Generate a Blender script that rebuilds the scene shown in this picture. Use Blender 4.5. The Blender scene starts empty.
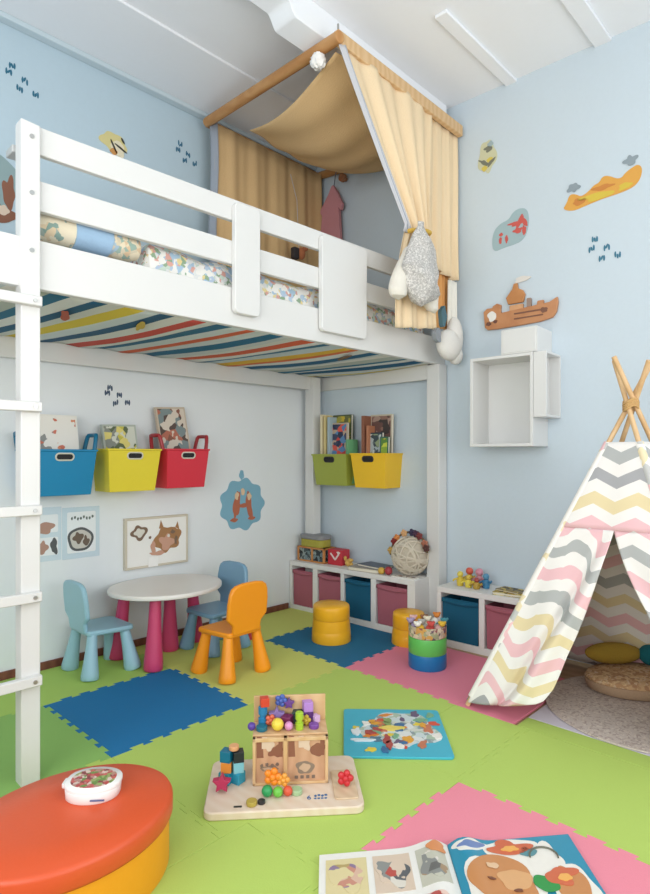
import bpy, bmesh, math, random
from mathutils import Vector, Matrix
random.seed(7)
R = math.radians; PI = math.pi; sin = math.sin; cos = math.cos
C = bpy.context.scene.collection
YW = 3.74                       # front of the white panel behind the bed
RW = Matrix.Translation((3.74, 3.76, 0)) @ Matrix.Rotation(R(2.5), 4, 'Z') @ Matrix.Translation((-3.74, -3.76, 0))   # the right wall stands slightly out of square

# ------------------------------------------------------------------ materials
def lin(h):
    h = h.lstrip('#'); v = [int(h[i:i+2], 16)/255 for i in (0, 2, 4)]
    return tuple(c/12.92 if c <= .04045 else ((c+.055)/1.055)**2.4 for c in v) + (1,)
MATS = {}
def mat(hexc, rough=.55, bump=0, scale=60, var=.03, metal=0, sheen=0):
    key = (hexc, rough, bump, scale, var, metal)
    if key in MATS: return MATS[key]
    m = bpy.data.materials.new('mat_' + hexc.strip('#')); m.use_nodes = True
    n = m.node_tree.nodes; l = m.node_tree.links; p = n['Principled BSDF']
    p.inputs['Roughness'].default_value = rough; p.inputs['Metallic'].default_value = metal
    tc = n.new('ShaderNodeTexCoord'); nz = n.new('ShaderNodeTexNoise'); nz.inputs['Scale'].default_value = scale; nz.inputs['Detail'].default_value = 3
    l.new(tc.outputs['Object'], nz.inputs['Vector'])
    mx = n.new('ShaderNodeMix'); mx.data_type = 'RGBA'
    c = lin(hexc); mx.inputs[6].default_value = tuple(x*(1-var) for x in c[:3])+(1,); mx.inputs[7].default_value = tuple(min(1, x*(1+var)) for x in c[:3])+(1,)
    l.new(nz.outputs['Fac'], mx.inputs[0]); l.new(mx.outputs[2], p.inputs['Base Color'])
    if bump:
        b = n.new('ShaderNodeBump'); b.inputs['Strength'].default_value = bump; b.inputs['Distance'].default_value = .004
        l.new(nz.outputs['Fac'], b.inputs['Height']); l.new(b.outputs['Normal'], p.inputs['Normal'])
    MATS[key] = m; return m
def base_mat(name, rough):
    m = bpy.data.materials.new(name); m.use_nodes = True
    n = m.node_tree.nodes; p = n['Principled BSDF']; p.inputs['Roughness'].default_value = rough
    return m, n, m.node_tree.links, p
def ramp(n, cols):
    r = n.new('ShaderNodeValToRGB'); r.color_ramp.interpolation = 'CONSTANT'; e = r.color_ramp.elements
    for i, c in enumerate(cols):
        x = e[i] if i < 2 else e.new(i/len(cols))
        x.position = i/len(cols); x.color = lin(c)
    return r
def art(base, cols, scale=30, thr=.52, rough=.5):
    """printed picture: irregular patches of ink over a ground colour"""
    key = ('art', base, tuple(cols), scale, thr)
    if key in MATS: return MATS[key]
    m, n, l, p = base_mat('print', rough)
    tc = n.new('ShaderNodeTexCoord')
    nz = n.new('ShaderNodeTexNoise'); nz.inputs['Scale'].default_value = scale*.6; nz.inputs['Detail'].default_value = 2
    vo = n.new('ShaderNodeTexVoronoi'); vo.inputs['Scale'].default_value = scale
    gt = n.new('ShaderNodeMath'); gt.operation = 'GREATER_THAN'; gt.inputs[1].default_value = thr
    sp = n.new('ShaderNodeSeparateColor'); rp = ramp(n, cols)
    mx = n.new('ShaderNodeMix'); mx.data_type = 'RGBA'; mx.inputs[6].default_value = lin(base)
    l.new(tc.outputs['Object'], nz.inputs['Vector']); l.new(tc.outputs['Object'], vo.inputs['Vector'])
    l.new(nz.outputs['Fac'], gt.inputs[0]); l.new(gt.outputs[0], mx.inputs[0])
    l.new(vo.outputs['Color'], sp.inputs[0]); l.new(sp.outputs[0], rp.inputs[0]); l.new(rp.outputs[0], mx.inputs[7])
    l.new(mx.outputs[2], p.inputs['Base Color']); MATS[key] = m; return m
def wood(c1, c2, scale=8, rough=.5):
    key = ('wood', c1, c2)
    if key in MATS: return MATS[key]
    m, n, l, p = base_mat('wood', rough)
    tc = n.new('ShaderNodeTexCoord'); w = n.new('ShaderNodeTexWave'); w.inputs['Scale'].default_value = scale; w.inputs['Distortion'].default_value = 6; w.inputs['Detail'].default_value = 3
    mx = n.new('ShaderNodeMix'); mx.data_type = 'RGBA'; mx.inputs[6].default_value = lin(c1); mx.inputs[7].default_value = lin(c2)
    l.new(tc.outputs['Object'], w.inputs['Vector']); l.new(w.outputs['Fac'], mx.inputs[0]); l.new(mx.outputs[2], p.inputs['Base Color'])
    MATS[key] = m; return m
def stripes_mat(cols, period, axis=0):
    m, n, l, p = base_mat('striped_cloth', .9)
    tc = n.new('ShaderNodeTexCoord'); s = n.new('ShaderNodeSeparateXYZ'); l.new(tc.outputs['Object'], s.inputs[0])
    k = n.new('ShaderNodeMath'); k.operation = 'MULTIPLY_ADD'; k.inputs[1].default_value = .14; l.new(s.outputs[1], k.inputs[0]); l.new(s.outputs[axis], k.inputs[2])
    d = n.new('ShaderNodeMath'); d.operation = 'DIVIDE'; d.inputs[1].default_value = period; l.new(k.outputs[0], d.inputs[0])
    f = n.new('ShaderNodeMath'); f.operation = 'FRACT'; l.new(d.outputs[0], f.inputs[0])
    r = ramp(n, cols); l.new(f.outputs[0], r.inputs[0]); l.new(r.outputs[0], p.inputs['Base Color']); return m
def chevron_mat(cols):
    m, n, l, p = base_mat('chevron_cloth', .9)
    uv = n.new('ShaderNodeUVMap'); uv.uv_map = 'UVMap'; s = n.new('ShaderNodeSeparateXYZ'); l.new(uv.outputs[0], s.inputs[0])
    def math_(op, a, b):
        x = n.new('ShaderNodeMath'); x.operation = op
        for i, v in enumerate((a, b)):
            if isinstance(v, (int, float)): x.inputs[i].default_value = v
            else: l.new(v, x.inputs[i])
        return x.outputs[0]
    tri = math_('PINGPONG', s.outputs[0], .10)
    v = math_('ADD', s.outputs[1], math_('MULTIPLY', tri, .5))
    f = math_('FRACT', math_('DIVIDE', v, 1.44), 0)
    r = ramp(n, cols); l.new(f, r.inputs[0]); l.new(r.outputs[0], p.inputs['Base Color'])
    return m

# ------------------------------------------------------------------ mesh helpers
def BM(): return bmesh.new()
def addv(b, pts): return [b.verts.new(p) for p in pts]
def fc(b, vs):
    try: return b.faces.new(vs)
    except ValueError: return None
def box(b, x0, x1, y0, y1, z0, z1, M=None):
    P = [(x, y, z) for z in (z0, z1) for y in (y0, y1) for x in (x0, x1)]
    if M: P = [M @ Vector(p) for p in P]
    v = addv(b, P)
    for f in ((0, 2, 3, 1), (4, 5, 7, 6), (0, 1, 5, 4), (1, 3, 7, 5), (3, 2, 6, 7), (2, 0, 4, 6)): fc(b, [v[i] for i in f])
    return b
def prism(b, poly, fr, d0, d1):
    """poly (u,v) extruded from depth d0 to d1; fr(u,v,d) -> xyz"""
    a = addv(b, [fr(u, v, d0) for u, v in poly]); c = addv(b, [fr(u, v, d1) for u, v in poly]); n = len(poly)
    fc(b, a[::-1]); fc(b, c)
    for i in range(n): fc(b, (a[i], a[(i+1) % n], c[(i+1) % n], c[i]))
    return b
def rings(b, rs, cap0=True, cap1=True, closed=False):
    V = [addv(b, r) for r in rs]; n = len(rs[0]); k = len(V)
    for i in range(k if closed else k-1):
        A, B = V[i], V[(i+1) % k]
        for j in range(n): fc(b, (A[j], A[(j+1) % n], B[(j+1) % n], B[j]))
    if not closed:
        if cap0: fc(b, V[0][::-1])
        if cap1: fc(b, V[-1])
    return b
def lathe(b, prof, c=(0, 0, 0), n=32, sx=1, sy=1, M=None):
    rs = []
    for r, z in prof:
        q = [Vector((c[0]+sx*r*cos(2*PI*k/n), c[1]+sy*r*sin(2*PI*k/n), c[2]+z)) for k in range(n)]
        rs.append([M @ p for p in q] if M else q)
    return rings(b, rs)
def tube(b, pts, r, n=12, closed=False, radii=None):
    pts = [Vector(p) for p in pts]; k = len(pts); rs = []; up = Vector((0, 0, 1))
    prev = None
    for i, p in enumerate(pts):
        if closed: t = pts[(i+1) % k]-pts[i-1]
        else: t = pts[min(i+1, k-1)]-pts[max(i-1, 0)]
        t.normalize()
        if prev is None:
            a = t.cross(up)
            if a.length < .01: a = t.cross(Vector((1, 0, 0)))
        else: a = prev - t*prev.dot(t)
        a.normalize(); prev = a; c = t.cross(a); rr = radii[i] if radii else r
        rs.append([p + a*rr*cos(2*PI*j/n) + c*rr*sin(2*PI*j/n) for j in range(n)])
    return rings(b, rs, closed=closed)
def ball(b, c, r, n=20, M=None):
    rx, ry, rz = (r, r, r) if isinstance(r, (int, float)) else r
    m = max(6, n//2); rs = []
    for i in range(1, m):
        th = PI*i/m
        q = [Vector((c[0]+rx*sin(th)*cos(2*PI*j/n), c[1]+ry*sin(th)*sin(2*PI*j/n), c[2]-rz*cos(th))) for j in range(n)]
        rs.append([M @ p for p in q] if M else q)
    return rings(b, rs)
def decal(b, poly, fr, d0, d1, k=7):
    cx = sum(p[0] for p in poly)/len(poly); cy = sum(p[1] for p in poly)/len(poly)
    rs = [[fr(u, v, d0) for u, v in poly]]+[[fr(cx+(u-cx)*s, cy+(v-cy)*s, d1) for u, v in poly] for s in [1-i/k for i in range(k)]]
    return rings(b, rs, cap0=False)
def grid(b, f, nu, nv, uvf=None):
    L = b.loops.layers.uv.new('UVMap') if uvf else None
    V = [[b.verts.new(f(i/nu, j/nv)) for j in range(nv+1)] for i in range(nu+1)]
    for i in range(nu):
        for j in range(nv):
            q = ((i, j), (i+1, j), (i+1, j+1), (i, j+1))
            F = fc(b, [V[x][y] for x, y in q])
            if F and L:
                for lp, (x, y) in zip(F.loops, q): lp[L].uv = uvf(x/nu, y/nv)
    return b
def blob(cx, cy, rx, ry, seed=0, irr=.18, n=40, rot=0):
    g = random.Random(seed); ph = [g.uniform(0, 6.28) for _ in range(4)]; am = [g.uniform(.3, 1)*irr for _ in range(4)]
    o = []
    for k in range(n):
        a = 2*PI*k/n; s = 1+sum(am[i]*.5*sin((i+2)*a+ph[i]) for i in range(4))
        x, y = rx*s*cos(a), ry*s*sin(a)
        o.append((cx+x*cos(rot)-y*sin(rot), cy+x*sin(rot)+y*cos(rot)))
    return o
def soft(p, k=2):
    for _ in range(k):
        o = []
        for (a, b), (c, d) in zip(p, p[1:]+p[:1]): o += [(.75*a+.25*c, .75*b+.25*d), (.25*a+.75*c, .25*b+.75*d)]
        p = o
    return p
def rrect(x0, x1, y0, y1, r, n=5):
    o = []
    for cx, cy, a in ((x1-r, y0+r, -90), (x1-r, y1-r, 0), (x0+r, y1-r, 90), (x0+r, y0+r, 180)):
        for k in range(n+1): o.append((cx+r*cos(R(a+90*k/n)), cy+r*sin(R(a+90*k/n))))
    return o

def obj(name, b, m, parent=None, bevel=0, solid=0, sub=0, M=None, sharp=38, label=None):
    if M: bmesh.ops.transform(b, matrix=M, verts=b.verts)
    bmesh.ops.recalc_face_normals(b, faces=b.faces)
    root = Vector((0, 0, 0))
    if parent:
        q = parent
        while q: root += q.location; q = q.parent
        bmesh.ops.translate(b, verts=b.verts, vec=-root)
    me = bpy.data.meshes.new(name); b.to_mesh(me); b.free()
    for p in me.polygons: p.use_smooth = True
    me.set_sharp_from_angle(angle=R(sharp))
    o = bpy.data.objects.new(name, me); me.materials.append(m); C.objects.link(o)
    if parent: o.parent = parent
    if solid:
        s = o.modifiers.new('thick', 'SOLIDIFY'); s.thickness = solid; s.offset = 0
    if sub:
        s = o.modifiers.new('sub', 'SUBSURF'); s.levels = s.render_levels = sub
    if bevel:
        v = o.modifiers.new('bevel', 'BEVEL'); v.width = bevel; v.segments = 2; v.limit_method = 'ANGLE'; v.angle_limit = R(40); v.harden_normals = False
    if label: o['label'] = label
    return o
def tag(o, label, cat, group=None):
    o['label'] = label; o['category'] = cat
    if group: o['group'] = group
    return o
def thing(name, label, cat, loc=(0, 0, 0), rz=0, group=None):
    o = bpy.data.objects.new(name, None); o.empty_display_size = .1; C.objects.link(o)
    o.location = loc; o.rotation_euler.z = rz
    return tag(o, label, cat, group)
def rwp(x, y, z=0): return tuple(RW @ Vector((x, y, z)))
def single(name, b, m, label, cat, loc, group=None, **k):
    """a thing that is one mesh, its origin set at its base"""
    M = k.pop('M', None)
    if M: bmesh.ops.transform(b, matrix=M, verts=b.verts)
    bmesh.ops.translate(b, verts=b.verts, vec=-Vector(loc))
    o = obj(name, b, m, **k); o.location = loc
    return tag(o, label, cat, group)
def struct(name, b, m, **k):
    o = obj(name, b, m, **k); o['kind'] = 'structure'; return o
def B(*a): return box(BM(), *a)

# ------------------------------------------------------------------ palette
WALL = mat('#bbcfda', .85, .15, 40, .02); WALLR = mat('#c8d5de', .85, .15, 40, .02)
PANEL = mat('#e6ebee', .7, .05, 30, .01); CEIL = mat('#f1f4f8', .9, .05, 30, .01)
WHITE = mat('#dcdcda', .35, 0, 40, .008); MATTE = mat('#e4e3e0', .6, 0, 40, .01)
PINE = wood('#c4925c', '#b9834c', 5); PINEL = wood('#dcb98c', '#d2ab7a', 6); PALE = wood('#e6d4c0', '#e2cdb6', 7)
TAN = mat('#d9b684', .95, .5, 160, .06); TAN_LIT = mat('#ebd3ae', .95, .5, 160, .05); LINEN = mat('#c9c9cd', .95, .4, 200, .05)  # front curtains get the canopy tan lightened, light on the cloth painted in
STEEL = mat('#b9bab8', .3, 0, 40, .01, 1); DARK = mat('#17181b', .6); INK = mat('#4a4644', .7)

# ------------------------------------------------------------------ setting
ZF = -.012
X0, Y0, ZC = -1.3, -2.2, 3.88
struct('floor', B(X0, 4.2, Y0, 3.9, ZF-.08, ZF), wood('#b99a78', '#a98a68', 4))
struct('wall_back', B(X0-.1, 4.1, 3.76, 3.9, ZF-.05, ZC+.1), WALL)
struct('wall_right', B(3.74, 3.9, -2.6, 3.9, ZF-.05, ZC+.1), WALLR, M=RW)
b = BM()
for r in ((Y0-.1, -1.2, 0, ZC+.1), (2.2, 3.76, 0, ZC+.1), (-1.2, 2.2, ZF-.05, .9), (-1.2, 2.2, 2.9, ZC+.1)): box(b, X0-.12, X0, r[0], r[1], min(r[2], ZF) if r[2] <= 0 else r[2], r[3])
struct('wall_left', b, WALL)
b = BM()
for r in ((X0, -.7, ZF, ZC+.1), (3.5, 4.15, ZF, ZC+.1), (-.7, 3.5, ZF, .8), (-.7, 3.5, 3.1, ZC+.1)): box(b, r[0], r[1], Y0-.14, Y0, r[2], r[3])
struct('wall_front', b, WALL)
def window(n, f, a0, a1, z0, z1):
    b = BM()
    for a, c, e, g in ((a0, a0+.06, z0, z1), (a1-.06, a1, z0, z1), (a0+.06, a1-.06, z0, z0+.06), (a0+.06, a1-.06, z1-.06, z1), ((a0+a1)/2-.03, (a0+a1)/2+.03, z0+.06, z1-.06)): f(b, a, c, e, g)
    struct(n, b, WHITE)
window('window_1', lambda b, a, c, e, g: box(b, a, c, Y0-.1, Y0-.05, e, g), -.7, 3.5, .8, 3.1)
window('window_2', lambda b, a, c, e, g: box(b, X0-.09, X0-.04, a, c, e, g), -1.2, 2.2, .9, 2.9)
struct('ceiling', B(X0-.1, 4.2, Y0-.1, 3.9, ZC, ZC+.1), CEIL)
struct('trim_1', B(X0, 3.733, YW, 3.76, .0, 1.9), PANEL, bevel=.002)                      # white panel behind the bed
struct('trim_2', B(X0, 3.74, 3.70, 3.76, 3.835, ZC), mat('#c9d8df', .7), bevel=.006)          # cornice
struct('trim_3', B(X0, 3.74, 3.14, 3.70, 3.862, ZC), CEIL, bevel=.006)                        # plaster band along the back wall
b = BM(); prof = [(X0, 3.79), (2.17, 3.79)] + [(2.17+.07*t, 3.79-.075*(.5-.5*cos(PI*t))) for t in (.2, .4, .6, .8, 1)] + [(3.76, 3.715), (3.76, ZC), (X0, ZC)]
prism(b, prof, lambda u, v, d: (u, d, v), 2.37, 2.54); struct('trim_4', b, CEIL, bevel=.004)   # ceiling beam
struct('trim_5', B(2.94, 3.9, 1.855, 1.935, 3.86, ZC), CEIL, bevel=.004)
struct('trim_6', B(2.94, 3.9, 1.25, 1.35, 3.86, ZC), CEIL, bevel=.004)
struct('baseboard_back', B(X0, 3.43, YW-.015, YW, ZF, .045), wood('#7d4a3a', '#6d3d30', 5), bevel=.003)

# ------------------------------------------------------------------ foam mats with interlocking teeth
def edge(a0, a1, flat):
    """offsets along a mat edge: dovetail teeth on a fixed 7.5 cm rhythm"""
    if flat: return [(a0, 0), (a1, 0)]
    o = [(a0, 0)]; p = .1; A = .021
    k = math.ceil((a0+.028)/p)
    while k*p + p*.5 < a1-.02:
        s = k*p
        o += [(s, 0), (s-.009, A), (s+p*.5+.009, A), (s+p*.5, 0)] if k % 1 == 0 else []
        k += 1
    return o + [(a1, 0)]
LIME = '#b5cf66'; LGREEN = '#a9cb62'; MGREEN = '#8cba62'; OLIVE = '#cbd26e'; FBLUE = '#0e71a8'; FTEAL = '#126a92'; PINK = '#ee8fa0'; PINKF = '#e5849a'
def foam(x0, x1, y0, y1, col, label, flat=''):
    P = []
    P += [(a, y0+d) for a, d in edge(x0, x1, 'S' in flat)][:-1]
    P += [(x1+d, a) for a, d in edge(y0, y1, 'E' in flat)][:-1]
    P += [(a, y1+d) for a, d in edge(x0, x1, 'N' in flat)[::-1]][:-1]
    P += [(x0+d, a) for a, d in edge(y0, y1, 'W' in flat)[::-1]][:-1]
    b = BM(); c = ((x0+x1)/2, (y0+y1)/2); g = .0007
    P = [(x-g if x > c[0] else x+g, y-g if y > c[1] else y+g) for x, y in P]
    prism(b, P, lambda u, v, d: (u, v, d), ZF, 0)
    return single('foam_mat', b, mat(col, .8, .25, 220, .03), label, 'foam mat', (c[0], c[1], ZF), 'interlocking foam floor mats', bevel=.0014, sharp=30)
xs = (-.3, .45, 1.2, 1.95, 2.7, 3.46); Yb = 3.72
foam(.45, 1.2, 3.19, Yb, LGREEN, 'light green foam mat by the back wall behind the white ladder post', 'NW')
foam(.45, 1.2, 2.43, 3.19, MGREEN, 'darker green foam mat under the foot of the white ladder post', 'W')
foam(.45, 1.2, 1.65, 2.43, LIME, 'lime green foam mat half under the orange oval ottoman', 'WS')
foam(1.2, 1.95, 3.19, Yb, LGREEN, 'light green foam mat under the light blue chair', 'N')
foam(1.2, 1.95, 2.43, 3.19, FBLUE, 'bright blue foam mat in front of the oval table')
foam(1.2, 1.95, 1.65, 2.43, LIME, 'lime green foam mat between the blue mat and the wooden activity board', 'S')
foam(1.95, 2.7, 3.19, Yb, OLIVE, 'yellow green foam mat along the wall under the oval table', 'N')
foam(1.95, 2.7, 2.43, 3.19, OLIVE, 'yellow green foam mat under the orange chair')
foam(1.95, 2.7, 1.65, 2.43, LIME, 'lime green foam mat behind the light blue puzzle board', 'S')
foam(2.7, 3.46, 3.19, Yb, OLIVE, 'olive green foam mat in the far corner before the low shelf', 'NE')
foam(2.7, 3.46, 2.43, 3.19, FTEAL, 'dark teal foam mat under the two yellow stools', 'E')
foam(2.7, 3.46, 1.65, 2.43, PINKF, 'pink foam mat under the blue and green tub', 'ES')
foam(2.701, 3.46, 1.33, 1.65, PINKF, 'narrow pink foam mat partly under the tent front', 'ESNW')
foam(.57, 1.32, 1.25, 1.65, LIME, 'lime green foam mat at the near side of the orange ottoman', 'WN')
foam(1.32, 2.07, 1.25, 1.65, LIME, 'lime green foam mat under the near end of the wooden activity board', 'N')
foam(2.07, 2.7, 1.25, 1.65, LIME, 'lime green foam mat under the light blue puzzle board', 'NE')
foam(.57, 1.32, .5, 1.25, LIME, 'lime green foam mat at the left of the open picture book', 'WS')
foam(1.32, 2.07, .5, 1.25, PINK, 'pink foam mat under the open picture book', 'S')
foam(2.07, 2.7, .5, 1.25, LIME, 'lime green foam mat between the near pink mat and the tent', 'SE')
foam(2.702, 2.82, .5, 1.31, LIME, 'thin strip of lime green foam mat along the edge of the tent floor', 'SNWE')
foam(2.822, 3.60, .35, 1.31, '#d9d3de', 'pale lilac foam mat under the round rug of the tent', 'SNWE')

# ------------------------------------------------------------------ loft bed (turned 1.7 degrees about its ladder post)
BR = Matrix.Translation((.85, 2.47, 0)) @ Matrix.Rotation(R(-1.6), 4, 'Z') @ Matrix.Translation((-.85, -2.47, 0))
bed = thing('loft_bed', 'tall white wooden loft bed with guard rails and a striped cloth underside', 'loft bed', (2.0, 3.1, ZF))
def bp(name, b, m=WHITE, bevel=.004, **k): return obj(name, b, m, k.pop('parent', bed), bevel=bevel, M=BR, **k)
b = BM(); prism(b, [(.845, ZF), (.918, ZF), (.918, 2.622), (.845, 2.628)], lambda u, v, d: (u, d, v), 2.465, 2.535); post = bp('ladder_post', b)
bp('ladder_post', B(.395, .468, 2.465, 2.535, ZF, 2.62))
for z in (2.569, 2.346, 2.117):
    b = BM(); tube(b, [(.885, 2.468, z), (.885, 2.461, z)], .009, 14); bp('bolt', b, STEEL, 0)
bp('side_board', B(.30, 3.80, 2.49, 2.525, 1.974, 2.172))
bp('guard_rail', B(.915, 3.80, 2.485, 2.515, 2.516, 2.628)); bp('guard_rail', B(.915, 3.80, 2.485, 2.515, 2.289, 2.411))
for x0, x1 in ((1.862, 2.024), (2.482, 2.878)):
    b = BM(); prism(b, rrect(x0, x1, 2.035, 2.605, .028), lambda u, v, d: (u, d, v), 2.452, 2.485); bp('guard_panel', b)
for z in (1.913, 1.495, 1.085, .742, .41):
    r = bp('rung', B(.40, .916, 2.435, 2.465, z-.02, z+.02))
    b = BM(); tube(b, [(.888, 2.437, z), (.888, 2.431, z)], .008, 14); bp('bolt', b, STEEL, 0)
bp('corner_post', B(3.69, 3.79, 2.47, 2.58, ZF, 1.975)); bp('corner_post', B(3.54, 3.63, 3.65, 3.75, ZF, 1.975))
bp('corner_post', B(.30, .39, 3.62, 3.70, ZF, 2.5))
bp('back_rail', B(.30, 3.60, 3.69, 3.72, 1.87, 2.0)); bp('end_rail', B(3.70, 3.73, 2.58, 3.75, 1.87, 2.0)); bp('end_board', B(.30, .33, 2.525, 3.69, 1.98, 2.17))
bp('rail_block', B(.835, .885, 2.54, 2.62, 2.52, 2.55), mat('#b9bcbc', .5))
cols = ['#cfd8da', '#23698c', '#c8d2d4', '#d8dcd8', '#d4603c', '#dfe3e2', '#2d6f92', '#c3d3da', '#e0b53c', '#dc7440', '#dde2e0', '#1f5f86', '#c9d6da', '#e3e4df', '#b9c3bd', '#2b7193', '#dfe3e2', '#1d5c80', '#d5dad6', '#dcc544', '#cfdadd', '#2a5c80', '#d9dcd8', '#c94f44', '#dde2e0', '#2a6b8e', '#cdd8da', '#d8663f']
def sag(u, v):
    x = .33+u*3.36; y = 2.53+v*1.15
    return (x, y, 1.985-.012*sin(PI*v)*(1+.6*sin(x*9))-.006*sin(x*23+v*3))
b = BM(); grid(b, sag, 60, 16); bp('underside_cloth', b, stripes_mat(cols, 2.35), 0, solid=.004)
for x, y, c, s in ((1.16, 2.85, '#b8604c', 1), (1.52, 2.8, '#cdb252', 2), (2.98, 2.75, '#7a6248', 3)):
    b = BM(); prism(b, blob(x, y, .10, .02, s, .2, rot=1.2), lambda u, v, d: (u, v, d), 1.964, 1.968); bp('cloth_scrap', b, mat(c, .9), 0, label='coloured scrap of cloth peeping through the striped underside')
bp('slat_base', B(.33, 3.68, 2.53, 3.685, 2.0, 2.03), MATTE)

DUV = art('#eceae4', ['#a9c4d8', '#dba79b', '#94ad90', '#e6d49a', '#b5c6da', '#c99a90', '#dfe0de', '#c7d6c9'], 38, .47, .9)
md = thing('mattress', 'thin white mattress lying on top of the loft bed', 'mattress', (2.0, 3.1, 2.031))
b = B(.36, 3.66, 2.55, 3.66, 2.031, 2.15); obj('cover', b, mat('#e9e8e4', .9, .3), md, bevel=.03, M=BR)
def duv(u, v):
    x = 1.42+u*2.22; y = 2.54+v*1.05; e = max(0, min(1, min(u, 1-u)*60, v*22, (1-v)*8))
    return (x, y, 2.10+.215*e**.5+.010*sin(x*11+y*4)+.006*sin(x*27-y*9))
b = BM(); grid(b, duv, 90, 30)
o = single('duvet', b, DUV, 'white duvet with a small multicoloured print on the loft bed', 'duvet', (2.2, 3.0, 2.16), M=BR, solid=.012)
bol = thing('bolster', 'rolled bolster pillow with a sky blue band behind the loft bed rail', 'pillow', (1.2, 2.60, 2.22))
b = BM(); tube(b, [(.935, 2.60, 2.275), (.94, 2.60, 2.275), (.97, 2.60, 2.275), (1.095, 2.60, 2.278)], .06, 24, radii=[.02, .05, .064, .067]); obj('end', b, art('#eadfc6', ['#8fa9a0', '#d7b898', '#a4b4ac', '#e3cfae'], 34, .52, .9), bol, M=BR)
b = BM(); tube(b, [(1.09, 2.60, 2.278), (1.13, 2.60, 2.28), (1.21, 2.60, 2.28), (1.255, 2.60, 2.278)], .070, 24); obj('band', b, mat('#9dbcd8', .9, .3), bol, M=BR, label='plain sky blue band')
b = BM(); tube(b, [(1.25, 2.60, 2.278), (1.36, 2.60, 2.275), (1.395, 2.60, 2.275), (1.41, 2.60, 2.275)], .06, 24, radii=[.067, .064, .05, .02]); obj('end', b, art('#eadcc0', ['#9fb8ac', '#e0c4a0', '#d9cdb4', '#a9c0d0'], 34, .52, .9), bol, M=BR)

# ------------------------------------------------------------------ canopy
cn = thing('bed_canopy', 'tan cloth canopy hung on a frame of wooden poles above the bed corner', 'canopy', (3.1, 3.0, 2.2))
P0, P1, P2, P3 = (2.45, 2.275, 3.658), (2.545, 3.66, 3.765), (3.715, 3.66, 3.765), (3.77, 2.275, 3.646)
def pole(name, a, c, r): b = BM(); tube(b, [a, c], r, 16); return obj(name, b, PINE, cn, bevel=.006)
pole('side_pole', (2.444, 2.23, 3.648), P1, .034); pole('back_pole', P1, P2, .03)
pole('wall_pole', P2, (3.755, 2.32, 3.66), .032)
b = box(BM(), 0, 1.33, -.02, .02, -.038, .038, Matrix.Translation((2.44, 2.26, 3.66)) @ Matrix.Rotation(R(.5), 4, 'Y')); obj('front_bar', b, PINEL, cn, bevel=.006)
b = BM(); tube(b, [(2.46, 2.26, 3.69), (2.458, 2.26, 3.74)], .006, 8); obj('hook', b, STEEL, cn)
def roof(u, v):
    x0 = 2.48+.14*v; x1 = 3.70-.03*v
    return (x0+(x1-x0)*u, 2.30+.95*v+.05*sin(PI*u)*(v-.5), 3.61+.06*v*u-.02*v-.20*sin(PI*v)*(.45+.55*sin(PI*u))-.05*sin(PI*u)*v+.008*sin(u*25+v*5))
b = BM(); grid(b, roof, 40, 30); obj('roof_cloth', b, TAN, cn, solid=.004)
def pleat(a, f, p=0): return lambda t: a*(sin(f*t+p)+.35*sin(2.3*f*t+p*2))
pl = pleat(.016, 29, .6)
def backc(u, v):
    x = 2.575+u*1.115+.015*sin(u*40)*v; return (x, 3.60+pl(u)*(.5+.7*v)-.02*v, 3.75-v*1.56)
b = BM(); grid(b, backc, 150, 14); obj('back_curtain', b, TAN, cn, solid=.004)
b = BM(); grid(b, lambda u, v: (2.55+.035*u+.01*sin(v*9), 3.63-.05*u, 3.75-v*1.56), 4, 14); obj('curtain_edging', b, mat('#9aa1ac', .95), cn, solid=.004, label='grey edging of the back curtain')
pl2 = pleat(.017, 30, 1)
def strc(u, v):
    x = 3.22+u*.555; return (x+.006*sin(v*6), 2.288+pl2(u)*(.35+.8*v), 3.63-v*(1.05+.012*sin(u*9)))
b = BM(); grid(b, strc, 80, 18); obj('straight_curtain', b, TAN_LIT, cn, solid=.004)
def low(u, v):
    x = 3.52+u*.20; return (x, 2.325+.012*sin(u*28), 2.66-v*.45)
b = BM(); grid(b, low, 30, 8); obj('curtain_lining', b, mat('#e2a868', .95, .4), cn, solid=.004, label='deeper orange lining strip below the curtain hem')
def tied(u, v):
    t = .68
    if v < t:
        k = v/t; s = k**1.05
        xa = 2.475+(3.055-2.475)*s; xb = 3.40+(3.28-3.40)*s; z = 3.63-(3.63-2.75)*k
    else:
        k = (v-t)/(1-t); s = sin(k*PI/2)**.8
        xa = 3.055-.10*s; xb = 3.28+.13*s; z = 2.75-k*.62+.06*k*(u-.5)
        s = 1-s
    return (xa+(xb-xa)*u, 2.255-.05*s+.02*sin(u*34+1)*(.4+.6*s)+.012*sin(u*15)-.03*(k if v >= t else 0), z)
b = BM(); grid(b, tied, 90, 50); obj('tied_curtain', b, TAN_LIT, cn, solid=.004)
def lining(u, v):
    p = Vector(tied(0, v*.70)); return (p.x-.03+.055*u, p.y-.012-.01*u, p.z)
b = BM(); grid(b, lining, 5, 30); obj('curtain_edging', b, LINEN, cn, solid=.004, label='pale grey edging of the tied curtain')
b = BM(); tube(b, [Vector(tied(0.02, v*.70))+Vector((.0, -.02, 0)) for v in [i/20 for i in range(21)]], .008, 8); obj('edging_cord', b, mat('#8f98a8', .9), cn)
b = BM(); tube(b, [(3.165+.11*cos(a), 2.205+.045*sin(a), 2.74+.02*cos(a)) for a in [2*PI*i/24 for i in range(24)]], .014, 8, closed=True); obj('tie_band', b, mat('#d8b04c', .9), cn)

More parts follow.
